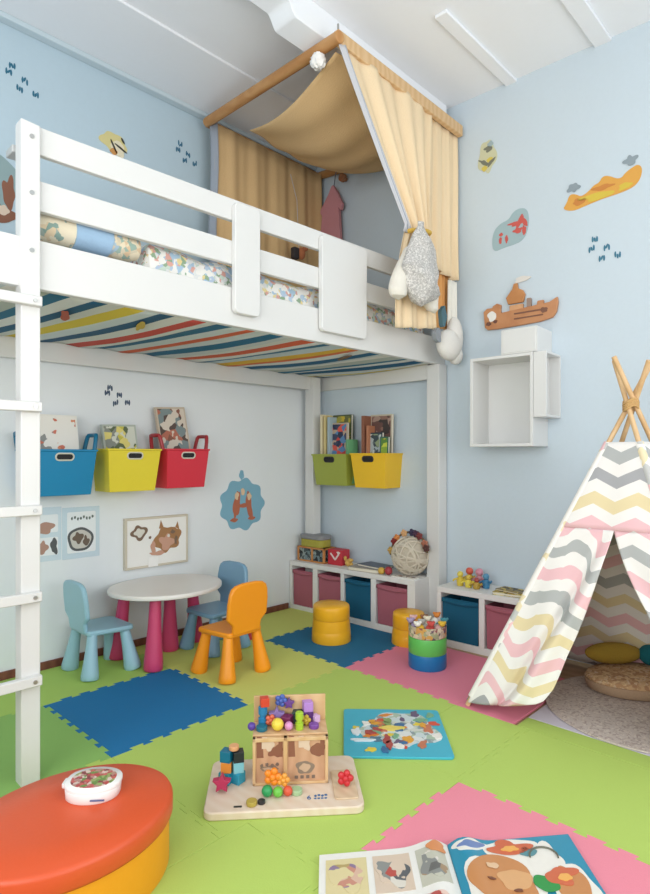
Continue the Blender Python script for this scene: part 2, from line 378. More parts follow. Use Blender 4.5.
pm = thing('pompom', 'white fluffy pompom at the front corner of the canopy', 'pompom', (2.44, 2.42, 3.58))
b = BM(); ball(b, (2.44, 2.40, 3.585), .042, 24)
g = random.Random(3)
for v in b.verts: v.co += (v.co-Vector((2.44, 2.40, 3.585)))*g.uniform(-.12, .2)
obj('tuft', b, mat('#f2f0ec', .95, .6, 200), pm); b = BM(); tube(b, [(2.44, 2.40, 3.62), (2.465, 2.38, 3.67)], .003, 6); obj('cord', b, MATTE, pm)

pk = thing('wall_peg', 'round wooden wall peg on the right wall under the canopy', 'peg', rwp(3.70, 3.36, 3.665))
b = BM(); tube(b, [(3.74, 3.36, 3.655), (3.715, 3.36, 3.655), (3.705, 3.36, 3.655), (3.675, 3.36, 3.655), (3.67, 3.36, 3.655)], .02, 20, radii=[.016, .016, .034, .034, .02]); obj('knob', b, wood('#a8714a', '#96603c'), pk, M=RW)
gm = thing('hanging_garment', 'small dusty pink garment hanging below the canopy pole', 'garment', rwp(3.68, 3.48, 3.2))
gp = [(3.43, 3.60), (3.455, 3.60), (3.50, 3.54), (3.60, 3.42), (3.575, 3.38), (3.56, 3.40), (3.60, 3.12), (3.36, 3.10), (3.385, 3.40), (3.355, 3.37), (3.33, 3.42), (3.40, 3.54)]
b = BM(); prism(b, gp, lambda u, v, d: (d+.012*sin(u*60), u, v), 3.655, 3.69); obj('cloth', b, mat('#c98c92', .95, .4), gm, bevel=.01, M=RW)
b = BM(); tube(b, [(3.672, 3.44, 3.59), (3.672, 3.425, 3.68), (3.69, 3.425, 3.745)], .004, 8); obj('loop', b, mat('#6f7680', .8), gm, M=RW)

dl = thing('toy_puppet', 'tiny dark and brown toy puppet hanging in front of the back curtain', 'toy', (3.30, 3.5, 2.90))
b = BM(); box(b, 3.265, 3.325, 3.48, 3.53, 2.90, 2.995); obj('body', b, mat('#3a3436', .8), dl, bevel=.012)
b = BM(); ball(b, (3.36, 3.50, 2.96), (.04, .03, .05), 16); ball(b, (3.395, 3.49, 3.005), (.028, .02, .02), 12); obj('head', b, mat('#b9714a', .8), dl)
b = BM(); tube(b, [(3.34, 3.505, 2.97), (3.34, 3.53, 3.4), (3.34, 3.64, 3.74)], .0025, 6); obj('string', b, LINEN, dl)

pc = thing('plush_cushion', 'grey knitted teardrop cushion with a cream ear hanging on the tied curtain', 'cushion', (3.055, 2.12, 2.25))
PL = art('#bcb9b5', ['#d0cdc9', '#aaa7a3', '#dad7d2', '#b4b1ad'], 130, .45, .95); CR = mat('#e4dfd3', .95, .6, 180, .05)
def tear(b, cx, cy, z0, z1, w, d, top=.02, lean=0):
    rs = []
    for i in range(19):
        t = i/18; z = z0+(z1-z0)*t
        q = (sin(PI*min(t*1.55, 1)**.62) if t*1.55 < 1 else 0); q = max(sin(PI*t**.62), .0)**.75
        q = max(q, .03 if t < .5 else top/w)
        rs.append([(cx+lean*t+w*q*cos(2*PI*j/24), cy+d*q*sin(2*PI*j/24), z) for j in range(24)])
    return rings(b, rs)
def lump(b, c, seed, amp):
    g = random.Random(seed); ph = [g.uniform(0, 6) for _ in range(6)]
    for v in b.verts:
        d = Vector((v.co.x-c[0], v.co.y-c[1], 0)); k = sin(v.co.z*22+ph[0]+v.co.x*14)*.5+sin(v.co.x*38+ph[1])*.35+sin(v.co.z*47+ph[2]+v.co.x*20)*.3
        v.co += d*amp*k+Vector((0, -.012*k, .010*sin(v.co.x*30+ph[3])))
    return b
obj('body', lump(tear(BM(), 3.06, 2.115, 2.235, 2.76, .165, .075, .03, .0), (3.06, 2.115), 1, .16), PL, pc, label='grey knitted body')
obj('ear', lump(tear(BM(), 2.89, 2.165, 2.25, 2.64, .105, .06, .012, .16), (2.93, 2.165), 2, .16), CR, pc, label='cream side ear')
obj('ear', lump(tear(BM(), 3.26, 2.165, 2.22, 2.66, .07, .05, .012, -.12), (3.2, 2.165), 3, .16), CR, pc, label='cream side ear')
fb = thing('fluffy_bag', 'white fluffy bag hanging at the right end of the loft bed board', 'bag', (3.56, 2.26, 1.97))
b = BM(); ball(b, (3.60, 2.25, 2.08), (.13, .065, .11), 24); ball(b, (3.67, 2.25, 2.14), (.075, .055, .15), 20); ball(b, (3.685, 2.25, 2.02), (.06, .05, .07), 16)
obj('body', b, mat('#e3e0da', .95, .9, 150, .06), fb)
b = BM(); grid(b, lambda u, v: (3.635+.10*u+.02*(u-.5)*v, 2.275+.008*sin(u*20), 2.55-.38*v), 14, 8); obj('strap', b, mat('#ece8de', .95, .5), fb, solid=.012)
b = BM(); prism(b, blob(3.46, 2.25, .03, .07, 4), lambda u, v, d: (u, d, v), 2.20, 2.23); obj('patch', b, mat('#51727c', .9), fb, label='slate teal patch')
b = BM(); prism(b, blob(3.375, 2.11, .035, .045, 5), lambda u, v, d: (u, d, v), 2.19, 2.22); obj('patch', b, mat('#8d9297', .9), fb, label='grey patch')

# ------------------------------------------------------------------ wall stickers
def fl(u, v, d): return (u, 3.761-d, v)
def flp(u, v, d): return (u-.028, YW+.001-d, v)
def fr_(u, v, d): return (3.74-d, u, v)
def sticker(name, label, layers, fr, loc, M=None, group=None, cat='wall sticker'):
    """layers: (part name, hex, [polygons], lift)"""
    t = thing(name, label, cat, loc, 0, group)
    for pn, col, polys, k in layers:
        for i, q in enumerate(polys):
            b = BM(); prism(b, q, fr, 0 if k == 0 else .003+.0015*(k-1), .003+.0015*k+.00012*i)
            obj(pn, b, mat(col, .7) if isinstance(col, str) else col, t, M=M)
    return t
def strokes(c, w, h, seed, sx=1):
    g = random.Random(seed); o = []
    for dx, dy in ((-.38, .42), (-.5, .05), (.06, .0), (-.12, -.42), (.45, -.40)):
        x, y = c[0]+sx*dx*w, c[1]+dy*h
        for k in (-1, 0, 1):
            a = g.uniform(-.7, .7) if k == 0 else 0
            o.append(blob(x+k*.013, y+g.uniform(-.008, .008), .0058, .019 if k else .015, g.random(), .1, 10, rot=a*.9))
    return o
def cluster(label, c, w, h, seed, fr, col, loc, M=None, sx=1):
    t = thing('leaf_sticker', label, 'wall sticker', loc, 0, 'clusters of dark blue strokes on the walls')
    for q in strokes(c, w, h, seed, sx): obj('leaf_mark', prism(BM(), q, fr, 0, .003), mat(col, .7), t, M=M)
cluster('cluster of teal blue strokes high on the back wall left above the ladder post', (1.30, 3.555), .16, .14, 1, fl, '#2c6c86', (1.30, 3.757, 3.48))
cluster('cluster of dark blue strokes on the back wall beside the canopy curtain', (2.44, 3.53), .15, .12, 2, fl, '#3a6f8c', (2.44, 3.757, 3.46))
cluster('cluster of navy strokes on the white panel above the yellow wall bin', (1.92, 1.705), .15, .12, 3, flp, '#44566e', (1.92, 3.737, 1.64))
cluster('cluster of blue strokes on the right wall below the orange reef sticker', (1.285, 2.595), .16, .16, 4, fr_, '#3f7890', rwp(3.737, 1.285, 2.52), RW, -1)
sticker('animal_sticker', 'cream and yellow animal sticker on the back wall just above the top rail', [
    ('backing', '#d9cd8f', [blob(1.87, 3.40, .085, .065, 3, .25)], 0), ('face', '#e6dcc0', [blob(1.90, 3.365, .05, .05, 5)], 1),
    ('marks', '#3f3d35', [blob(1.87, 3.37, .007, .05, 1, .1, 12, .5), blob(1.92, 3.375, .05, .007, 2, .1, 12, -.4), blob(1.935, 3.43, .022, .007, 2, .1, 12, -1)], 2),
    ('patch', '#c98f4f', [blob(1.87, 3.335, .025, .022, 8)], 2)], fl, (1.87, 3.757, 3.34))
sticker('oval_sticker', 'grey green oval sticker with a brown figure at the left end of the back wall', [
    ('backing', '#8fa6a8', [blob(1.12, 2.88, .16, .19, 2, .1)], 0), ('figure', '#8a5a45', [blob(1.22, 2.85, .035, .09, 6, .3), blob(1.15, 2.72, .10, .06, 9, .4)], 1),
    ('pale_spot', '#dcc7b2', [blob(1.19, 2.74, .03, .03, 4), blob(1.12, 2.69, .03, .02, 7)], 2)], fl, (1.12, 3.757, 2.68))  # pale printed spots on the brown figure
sticker('fish_sticker', 'small grey and yellow sea creature sticker beside the canopy', [
    ('body', '#c9c9a8', [blob(2.07, 3.42, .062, .12, 3, .25)], 0), ('outline', '#77796a', [blob(2.06, 3.47, .03, .02, 2, .3), blob(2.09, 3.38, .045, .014, 4, .3, rot=.6), blob(2.04, 3.37, .04, .012, 5, .3, rot=-.6)], 1),
    ('fins', '#d3bf5a', [blob(2.05, 3.39, .022, .018, 7), blob(2.09, 3.34, .02, .02, 8)], 1), ('fins', '#9db0b4', [blob(2.045, 3.50, .022, .02, 9)], 1)], fr_, rwp(3.737, 2.07, 3.32), RW)
reef = [(1.545, 2.90), (1.52, 2.93), (1.50, 2.985), (1.46, 2.975), (1.43, 2.95), (1.39, 2.965), (1.35, 3.0), (1.32, 3.005), (1.30, 3.04), (1.26, 3.03), (1.22, 3.0), (1.19, 2.995), (1.17, 3.02), (1.13, 3.04), (1.10, 3.05), (1.075, 3.02), (1.085, 2.96), (1.12, 2.92), (1.2, 2.905), (1.3, 2.90), (1.4, 2.885), (1.48, 2.87)]
sticker('reef_sticker', 'long orange coral reef sticker high on the right wall', [
    ('reef', '#dba14a', [soft(reef)], 0), ('coral', '#d4ba45', [blob(1.33, 2.925, .10, .022, 2, .3), blob(1.17, 2.94, .04, .018, 5, .3)], 1), ('coral', '#c9823d', [blob(1.44, 2.92, .04, .02, 6, .3), blob(1.3, 2.97, .06, .016, 8, .3)], 1),
    ('fish', '#8d9aa2', [blob(1.475, 3.02, .035, .03, 3, .35), blob(1.14, 3.085, .035, .03, 4, .35)], 1)], fr_, rwp(3.737, 1.31, 2.87), RW)
crab = [blob(1.83, 2.90, .015, .05, 1, .2, 14, .5), blob(1.86, 2.89, .05, .014, 2, .3), blob(1.80, 2.89, .014, .045, 3, .2, 14, -.5), blob(1.845, 2.84, .03, .02, 4, .3), blob(1.80, 2.83, .014, .03, 6, .2), blob(1.97, 2.80, .010, .025, 7), blob(1.925, 2.80, .010, .028, 8), blob(1.965, 2.84, .014, .012, 9)]
sticker('crab_sticker', 'grey blue rounded sticker with red crabs above the wooden ship', [
    ('backing', '#9fb7bd', [soft([(2.02, 2.73), (2.035, 2.80), (2.02, 2.88), (1.97, 2.92), (1.91, 2.93), (1.88, 2.975), (1.83, 2.99), (1.78, 2.97), (1.765, 2.90), (1.775, 2.82), (1.81, 2.765), (1.87, 2.75), (1.95, 2.745)])], 0), ('crabs', '#c85a52', crab, 1)], fr_, rwp(3.737, 1.9, 2.73), RW)
hx = 2.97; hz = .915
sticker('cloud_sticker', 'sky blue cloud sticker with two brown animals beside the framed picture', [
    ('cloud', '#7fb0c6', [[(hx+.215*(1+.07*cos(9*a))*cos(a), hz+.20*(1+.07*cos(9*a))*sin(a)) for a in [2*PI*i/90 for i in range(90)]], blob(hx-.01, hz+.235, .022, .04, 3)], 0),
    ('animals', '#b5694f', [blob(hx-.06, hz, .030, .115, 3, .25, rot=-.15), blob(hx+.065, hz-.01, .030, .105, 5, .25, rot=.12), blob(hx, hz-.01, .055, .016, 6, .2), blob(hx-.085, hz-.12, .035, .016, 8), blob(hx+.09, hz-.115, .035, .016, 9)], 1),
    ('markings', '#e2c3a0', [blob(hx-.06, hz+.07, .02, .03, 2), blob(hx+.065, hz+.06, .02, .03, 4), blob(hx, hz+.10, .018, .03, 7)], 2)], flp, (hx, 3.737, .7))

# laminated sheets and framed picture on the panel
pt = thing('laminated_poster', 'pale blue laminated two page poster under the blue wall bin', 'poster', (1.60, 3.737, .65))
obj('sheet', prism(BM(), [(1.30, .655), (1.545, .655), (1.545, .985), (1.30, .985)], flp, 0, .004), mat('#cfdfe8', .15), pt, label='left page'); obj('sheet', prism(BM(), [(1.551, .65), (1.79, .65), (1.79, .975), (1.551, .975)], flp, 0, .004), mat('#cbdde7', .15), pt, label='right page')
def printed(name, col, polys, fr, lift, par, M=None, **k):
    for i, q in enumerate(polys):
        b = BM(); prism(b, q, fr, lift, lift+.0009+.00015*i)
        obj(name, b, mat(col, .6), par, M=M, **k)
printed('page_white', '#e9eef0', [rrect(1.32, 1.525, .69, .80, .01), rrect(1.32, 1.525, .83, .94, .01), rrect(1.58, 1.765, .685, .945, .01)], flp, .004, pt)
printed('drawing', '#b08a7a', [blob(1.445, .86, .055, .035, 2, .2), blob(1.43, .74, .03, .04, 4, .3)], flp, .0052, pt)
printed('drawing', '#55585a', [blob(1.50, .745, .022, .045, 5, .35), blob(1.395, .74, .02, .04, 6, .3), blob(1.665, .77, .082, .078, 7, .08)], flp, .0052, pt)
printed('drawing', '#c9c6be', [blob(1.665, .77, .066, .062, 7, .1)], flp, .0064, pt)
printed('drawing', '#6a5a4c', [blob(1.65, .78, .03, .035, 8, .35), blob(1.70, .755, .02, .03, 9, .35)], flp, .0076, pt)
printed('title_lettering', '#5d6a66', [blob(1.61+.019*i, .905+.006*sin(i*2), .0065, .010, i, .2, 10) for i in range(8)], flp, .0052, pt)
fp = thing('framed_picture', 'white canvas picture of brown animals in a pale frame above the oval table', 'picture', (2.2, 3.72, .53))
b = BM()
for x0, x1, z0, z1 in ((1.927, 2.417, .53, .545), (1.927, 2.417, .862, .877), (1.927, 1.942, .545, .862), (2.402, 2.417, .545, .862)): box(b, x0, x1, YW-.032, YW, z0, z1)
obj('frame', b, mat('#cfc6b4', .5), fp, bevel=.002); obj('canvas', B(1.942, 2.402, YW-.026, YW, .545, .862), mat('#f0efea', .7, .2, 200), fp)
printed('drawing', '#a5794f', [blob(2.27, .71, .085, .095, 3, .3), blob(2.33, .74, .05, .06, 7, .4), [(2.21, .79), (2.225, .85), (2.25, .79)], [(2.34, .79), (2.36, .83), (2.375, .77)]], flp, .0273, fp)
printed('drawing', '#c89a83', [blob(2.27, .69, .05, .055, 4, .35), blob(2.165, .665, .02, .04, 5, .3), blob(2.20, .62, .06, .014, 6, .3)], flp, .0289, fp)
printed('drawing', '#7d6552', [blob(2.06, .775, .055, .05, 8, .3), blob(2.32, .76, .018, .014, 9, .3), blob(2.345, .70, .012, .03, 2, .3), blob(2.14, .735, .01, .01, 1)], flp, .0289, fp)
printed('drawing', '#dcd9ce', [blob(2.06, .775, .035, .03, 8, .3), blob(2.285, .735, .010, .012, 3)], flp, .0302, fp)
printed('caption_tab', '#f4f3ef', [rrect(2.125, 2.2, .532, .60, .004)], flp, .0335, fp)

# ------------------------------------------------------------------ wall bins
def bin_(label, wt, wb, d, h, col, place, loc, group, handles=False, M=None, cat='bin', ring=True):
    t = thing('wall_bin', label, cat, loc, 0, group)
    m = mat(col, .35, 0, 40, .02)
    db = d*.86; T = .008
    def rect(w, dd, z, i=0): return [(-w/2+i, -i), (w/2-i, -i), (w/2-i, -dd+i), (-w/2+i, -dd+i)], z
    b = BM(); rs = []
    for (q, z) in (rect(wb, db, 0), rect(wt, d, h-.012), rect(wt+.012, d+.006, h-.012), rect(wt+.012, d+.006, h), rect(wt, d, h, T), rect(wb, db, .01, T)):
        rs.append([place(u, y, z) for u, y in q])
    rings(b, rs); obj('body', b, m, t, bevel=.006, M=M)
    def fy(z): return -(db+(d-db)*z/h)
    zc = h-.045
    b = BM(); prism(b, rrect(-.05, .05, zc-.018, zc+.018, .017), lambda u, v, dd: place(u, fy(v)-dd, v), -.004, .002); obj('handle_hole_shade', b, DARK, t, M=M)  # no opening cut: dark plate paints the shade inside the handle hole
    b = BM(); q = rrect(-.052, .052, zc-.02, zc+.02, .019); tube(b, [place(u, fy(v)-.002, v) for u, v in q], .005, 8, closed=True); obj('handle_rim', b, m if not ring else mat('#d7d3c4' if ring == 1 else '#2a2c2e', .4), t, M=M)
    if handles:
        for s in (-1, 1):
            b = BM(); x = s*(wt/2+.004); pts = []
            for k in range(17):
                a = PI*k/16; pts.append(place(x+s*.03*sin(a), -d*.5-.07*cos(a)*(1), h-.01+.10*min(1, sin(a)*1.6)))
            tube(b, pts, .013, 8); obj('handle', b, mat(handles, .4), t, M=M)
    return t
def LP(cx, z0): return lambda u, y, z: (cx+u, YW+y, z0+z)
def RP(cy, z0): return lambda u, y, z: (3.74+y, cy-u, z0+z)
bin_('blue plastic wall bin behind the white ladder post', .385, .34, .235, .275, '#0a84b4', LP(1.445, 1.065), (1.445, 3.62, 1.065), 'plastic bins on the back wall', '#0b6f94')
bin_('lemon yellow wall bin between the blue and the red wall bins', .365, .315, .235, .275, '#ead63a', LP(1.892, 1.072), (1.905, 3.62, 1.072), 'plastic bins on the back wall', False)
bin_('red wall bin with two upright loop handles', .335, .30, .235, .27, '#d93445', LP(2.290, 1.08), (2.305, 3.62, 1.08), 'plastic bins on the back wall', '#a83038')
bin_('olive green wall bin above the low shelf by the corner', .365, .33, .235, .258, '#9ea846', RP(3.355, 1.058), rwp(3.62, 3.355, 1.058), 'plastic bins on the right wall', False, RW, ring=2)
bin_('golden yellow wall bin next to the olive green wall bin', .335, .29, .235, .272, '#edbf26', RP(2.955, 1.05), rwp(3.62, 2.955, 1.05), 'plastic bins on the right wall', False, RW, ring=2)

def book(label, fr, w, h, t, cover, loc, M=None, artm=None, group=None, border=.012, tilt=0, name='picture_book'):
    """fr(u, v, d): u across cover, v up, d out towards the viewer; book centred at u=0, foot at v=0"""
    T = thing(name, label, 'book', loc, 0, group)
    def f(u, v, d): return fr(u*cos(tilt)-v*sin(tilt), u*sin(tilt)+v*cos(tilt), d)
    cm = cover if not isinstance(cover, str) else mat(cover, .45)
    R_ = lambda a, c, e, g: [(a, e), (c, e), (c, g), (a, g)]
    b = BM(); prism(b, R_(-w/2, w/2, 0, h), f, t-.002, t); prism(b, R_(-w/2, w/2, 0, h), f, 0, .002); prism(b, R_(-w/2, -w/2+.003, 0, h), f, .002, t-.002)
    obj('cover', b, cm, T, M=M)
    b = BM(); prism(b, R_(-w/2+.003, w/2-.003, .003, h-.003), f, .002, t-.002); obj('pages', b, mat('#efe9da', .8), T, M=M)
    if artm:
        b = BM(); prism(b, R_(-w/2+border, w/2-border, border, h-border), f, t, t+.0012); obj('cover_picture', b, artm, T, M=M)
    return T
def Lb(cx, y, z0, lean=.0): return lambda u, v, d: (cx+u, y-d+lean*v, z0+v)
def Rb(x, cy, z0, lean=.0, yaw=0): return lambda u, v, d: (x-d*cos(yaw)+u*sin(yaw)+lean*v, cy-u*cos(yaw)-d*sin(yaw), z0+v)
g1 = 'picture books in the wall bins'
book('white picture book with small orange drawings in the blue wall bin', Lb(1.46, 3.60, 1.09, .18), .24, .46, .02, '#e8e6de', (1.475, 3.65, 1.09), artm=art('#eae7df', ['#d98a63', '#c9705a', '#8d8f8c'], 22, .60), group=g1)
book('grey green picture book with rounded top in the lemon yellow wall bin', Lb(1.862, 3.60, 1.09, .18), .235, .415, .03, '#aeb6ac', (1.875, 3.65, 1.09), artm=art('#d3d6c8', ['#c9c04a', '#5e6b4a', '#e0d27a', '#8a8f86'], 20, .5), group=g1, tilt=.03)
book('cream picture book with a brown creature tilted in the red wall bin', Lb(2.28, 3.60, 1.09, .18), .235, .555, .025, '#c8b8a4', (2.295, 3.65, 1.09), artm=art('#d9cebf', ['#8c5a48', '#b9705a', '#7f8f90', '#5b4a44'], 15, .50), group=g1, tilt=.06)
RS = [  # label, x, y, z0, w, h, t, cover, art, yaw
    ('tall cream book standing leftmost in the olive wall bin', 3.635, 3.505, 1.075, .13, .575, .022, '#e6d9b4', None, PI/2),
    ('tall pale yellow book second from the left in the olive wall bin', 3.635, 3.465, 1.075, .13, .565, .020, '#d9c68c', None, PI/2),
    ('tall grey blue book in the olive wall bin beside the yellow one', 3.635, 3.425, 1.075, .13, .55, .030, '#a9bcc4', None, PI/2),
    ('dark green book behind the red figures book in the olive wall bin', 3.665, 3.335, 1.075, .20, .57, .025, '#4f5a3a', art('#6d7040', ['#d0b63e', '#38402e', '#a8a24a'], 25, .5), .0),
    ('book with red and blue figures on its cover in the olive wall bin', 3.612, 3.335, 1.075, .20, .50, .022, '#bba995', art('#3f4660', ['#c8443c', '#d9584a', '#5b86b4', '#2c3350', '#b9a28e'], 22, .46), .0),
    ('small green curved book at the right end of the olive wall bin', 3.62, 3.215, 1.075, .10, .36, .030, '#6fae7c', None, PI/2-.25),
    ('brown spined book standing at the left in the golden wall bin', 3.635, 3.065, 1.07, .13, .55, .030, '#8c5a44', None, PI/2),
    ('rust red slim book second in the golden wall bin', 3.635, 3.015, 1.07, .13, .47, .020, '#b87a5a', None, PI/2),
    ('tall book with a dark photograph cover in the golden wall bin', 3.665, 2.935, 1.07, .21, .56, .022, '#c7bda8', art('#6b4c46', ['#8c6a5e', '#3f3634', '#a78d80'], 18, .5), .0),
    ('dark framed book with grey pictures in front in the golden wall bin', 3.612, 2.965, 1.07, .17, .415, .025, '#2f3f48', art('#aab6b8', ['#5f6f70', '#8fa07a', '#39474e', '#c9cfca'], 24, .5), .0),
    ('green and yellow book leaning out of the right of the golden wall bin', 3.60, 2.855, 1.08, .08, .37, .022, '#3f6a5a', art('#8fae3c', ['#c9d04a', '#5e8a3c', '#d6bf3e'], 18, .5), .0)]
for lb, x, y, z0, w, h, t, cv, am, yaw in RS:
    book(lb, Rb(x, y, z0, .03 if yaw == 0 else 0, yaw), w, h, t, cv, rwp(x, y, z0), RW, am, g1)

# ------------------------------------------------------------------ white wall boxes and wooden ship
def open_box(label, x0, x1, y0, y1, z0, z1, t, closed=False):
    T = thing('wall_box_shelf', label, 'wall shelf', rwp(x1, (y0+y1)/2, z0), 0, 'white box shelves on the right wall')
    b = BM(); box(b, x0, x1, y0, y0+t, z0, z1); box(b, x0, x1, y1-t, y1, z0, z1); box(b, x0, x1, y0+t, y1-t, z0, z0+t); box(b, x0, x1, y0+t, y1-t, z1-t, z1)
    obj('shell', b, WHITE, T, bevel=.002, M=RW)
    if closed: obj('door', B(x0-.002, x0+.012, y0+t*.5, y1-t*.5, z0+t*.5, z1-t*.5), WHITE, T, bevel=.002, M=RW)
    else: obj('back_board', B(x1-.012, x1-.002, y0+t, y1-t, z0+t, z1-t), WHITE, T, M=RW)
open_box('largest white box shelf with its open front to the room', 3.49, 3.74, 1.64, 2.074, 1.362, 1.956, .02)
open_box('small white closed box shelf under the wooden ship', 3.49, 3.74, 1.614, 1.852, 1.957, 2.118, .018, True)
sb = thing('wall_box_shelf', 'narrow white box shelf opening sideways at the right of the largest one', 'wall shelf', rwp(3.74, 1.6, 1.545), 0, 'white box shelves on the right wall')
b = BM()
for x0, x1, z0, z1 in ((3.49, 3.504, 1.545, 1.955), (3.726, 3.74, 1.545, 1.955), (3.504, 3.726, 1.545, 1.559), (3.504, 3.726, 1.941, 1.955)): box(b, x0, x1, 1.556, 1.638, z0, z1)
obj('shell', b, WHITE, sb, bevel=.002, M=RW); obj('back_board', B(3.504, 3.726, 1.626, 1.638, 1.559, 1.941), WHITE, sb, M=RW)
sh = thing('wooden_ship', 'flat brown wooden steamship mounted on the right wall above the white boxes', 'wooden ship', rwp(3.72, 1.83, 2.18))
SW = wood('#c0875c', '#b57a50', 6)
hull = [(2.075, 2.205), (2.055, 2.185), (1.98, 2.182), (1.80, 2.185), (1.68, 2.19), (1.60, 2.205), (1.575, 2.24), (1.565, 2.30), (1.57, 2.335), (1.59, 2.325), (1.62, 2.31), (1.66, 2.305), (1.66, 2.33), (1.70, 2.33), (1.705, 2.305), (1.78, 2.30), (1.955, 2.29), (1.96, 2.315), (1.955, 2.345), (1.985, 2.36), (2.015, 2.345), (2.02, 2.335), (2.06, 2.335), (2.085, 2.315)]
obj('hull', prism(BM(), hull, fr_, .008, .03), SW, sh, bevel=.003, M=RW)
obj('deck_house', prism(BM(), rrect(1.80, 1.895, 2.285, 2.33, .005), fr_, .006, .026), wood('#d3a075', '#c89468'), sh, bevel=.002, M=RW)
obj('funnel', prism(BM(), [(1.80, 2.34), (1.905, 2.34), (1.92, 2.385), (1.90, 2.41), (1.875, 2.44), (1.865, 2.475), (1.84, 2.475), (1.835, 2.44), (1.80, 2.42), (1.785, 2.39)], fr_, .008, .028), wood('#c58a55', '#b97d4a'), sh, bevel=.003, M=RW)
obj('smoke', prism(BM(), blob(1.81, 2.50, .055, .018, 5, .3), fr_, .004, .012), mat('#dcd8d2', .8), sh, M=RW)
obj('chimney', prism(BM(), rrect(1.745, 1.775, 2.30, 2.36, .006), fr_, .008, .024), mat('#9a8478', .7), sh, M=RW)
obj('cabin_window', prism(BM(), blob(2.02, 2.275, .032, .035, 2, .15), fr_, .0305, .033), mat('#e6e4de', .6), sh, M=RW)
b = BM(); prism(b, rrect(1.63, 1.86, 2.262, 2.272, .004), fr_, .0305, .033); prism(b, rrect(1.66, 1.86, 2.228, 2.237, .004), fr_, .0305, .033); prism(b, blob(1.655, 2.262, .022, .018, 1), fr_, .0305, .034); obj('trim_line', b, mat('#7a5442', .7), sh, M=RW)
b = BM(); prism(b, blob(2.045, 2.225, .018, .014, 3), fr_, .0305, .034); prism(b, blob(1.995, 2.235, .014, .012, 4), fr_, .0305, .034); obj('porthole', b, mat('#6b4638', .7), sh, M=RW)

# ------------------------------------------------------------------ low cube shelves with fabric bins
def low_shelf(label, y0, y1, cuts, zt, cols):
    T = thing('low_shelf', label, 'shelf unit', rwp(3.6, (y0+y1)/2, ZF), 0, 'low white cube shelves')
    x0, x1, t = 3.44, 3.735, .03
    obj('top', B(x0, x1, y0, y1, zt-.038, zt), MATTE, T, bevel=.003, M=RW); obj('plinth', B(x0+.004, x1, y0, y1, ZF, .035), MATTE, T, bevel=.003, M=RW)
    obj('back_board', B(x1-.012, x1, y0+.01, y1-.01, .035, zt-.038), MATTE, T, M=RW)
    for i, (a, c) in enumerate(cuts): obj('side_panel' if i in (0, len(cuts)-1) else 'divider', B(x0+.001, x1-.012, a, c, .035, zt-.038), MATTE, T, bevel=.002, M=RW)
    bays = [(cuts[i+1][1], cuts[i][0]) for i in range(len(cuts)-1)]
    for (a, c), (col, lb) in zip(bays, cols):
        S = thing('fabric_bin', lb, 'storage bin', rwp(3.6, (a+c)/2, .036), 0, 'fabric bins in the low shelves')
        h = zt-.038-.035-.035
        b = BM(); rs = []
        for z, gx, xo in ((.036, .012, .0), (.036+h, .006, 0), (.036+h, .014, .008), (.06, .02, .008)):
            xa, xb = x0+.012+xo, x1-.03-xo; rs.append([(xa, a+gx, z), (xb, a+gx, z), (xb, c-gx, z), (xa, c-gx, z)])
        rings(b, rs); obj('body', b, mat(col, .9, .5, 180, .06), S, bevel=.006, M=RW)
        b = BM(); grid(b, lambda u, v: (x0+.006+.003*sin(u*3), a+.006+(c-a-.012)*u, .036+h-.028*v-.012*sin(PI*u)), 12, 2); obj('hem', b, mat(col, .9, .5, 180, .06), S, solid=.006, M=RW)
    return T
DR, DT = '#a8606e', '#0d5a78'
low_shelf('longer low white shelf with four fabric bins in the corner under the loft bed', 2.48, 3.745, [(3.715, 3.745), (3.425, 3.475), (3.14, 3.175), (2.83, 2.875), (2.48, 2.545)], .405,
    [(DR, 'dusty rose fabric bin at the wall end of the longer low shelf'), (DR, 'dusty rose fabric bin second from the corner, left of the teal one'), (DT, 'dark teal fabric bin behind the taller yellow stool in the longer shelf'), (DR, 'dusty rose fabric bin behind the shorter yellow stool')])
low_shelf('shorter low white shelf running behind the tent', 1.64, 2.30, [(2.27, 2.30), (1.945, 1.985), (1.64, 1.67)], .395,
    [(DT, 'dark teal fabric bin in the shorter shelf beside the bed post'), (DR, 'dusty rose fabric bin in the shorter shelf next to the tent')])

# things on the longer shelf (top at .405)
zt = .405
cg = thing('toy_crate', 'small wooden framed crate with dark printed sides on the low shelf', 'crate', rwp(3.58, 3.56, zt))
b = BM()
for x in (3.50, 3.64):
    for y in (3.40, 3.53, 3.69): box(b, x, x+.018, y, y+.018, zt, zt+.125)
for z in (zt, zt+.112): 
    box(b, 3.50, 3.518, 3.40, 3.708, z, z+.013); box(b, 3.64, 3.658, 3.40, 3.708, z, z+.013); box(b, 3.50, 3.658, 3.40, 3.418, z, z+.013); box(b, 3.50, 3.658, 3.69, 3.708, z, z+.013)
obj('frame', b, wood('#c88a50', '#b9763c'), cg, bevel=.002, M=RW)
obj('panel', B(3.508, 3.65, 3.41, 3.70, zt+.006, zt+.112), art('#3f4c50', ['#2a3236', '#6f8488', '#8d9a96', '#1f2528'], 34, .45), cg, M=RW)
tn = thing('storage_tin', 'yellow and grey rounded tin lying on top of the wooden crate', 'tin', rwp(3.58, 3.55, zt+.126))
obj('body', prism(BM(), rrect(3.43, 3.69, 3.50, 3.65, .05), lambda u, v, d: (v, u, d), zt+.126, zt+.19), mat('#a89f3c', .5, .2, 60, .15), tn, bevel=.006, M=RW)
obj('lid', prism(BM(), rrect(3.425, 3.695, 3.495, 3.655, .05), lambda u, v, d: (v, u, d), zt+.19, zt+.228), mat('#8b8b8e', .5, .2, 60, .15), tn, bevel=.008, M=RW)
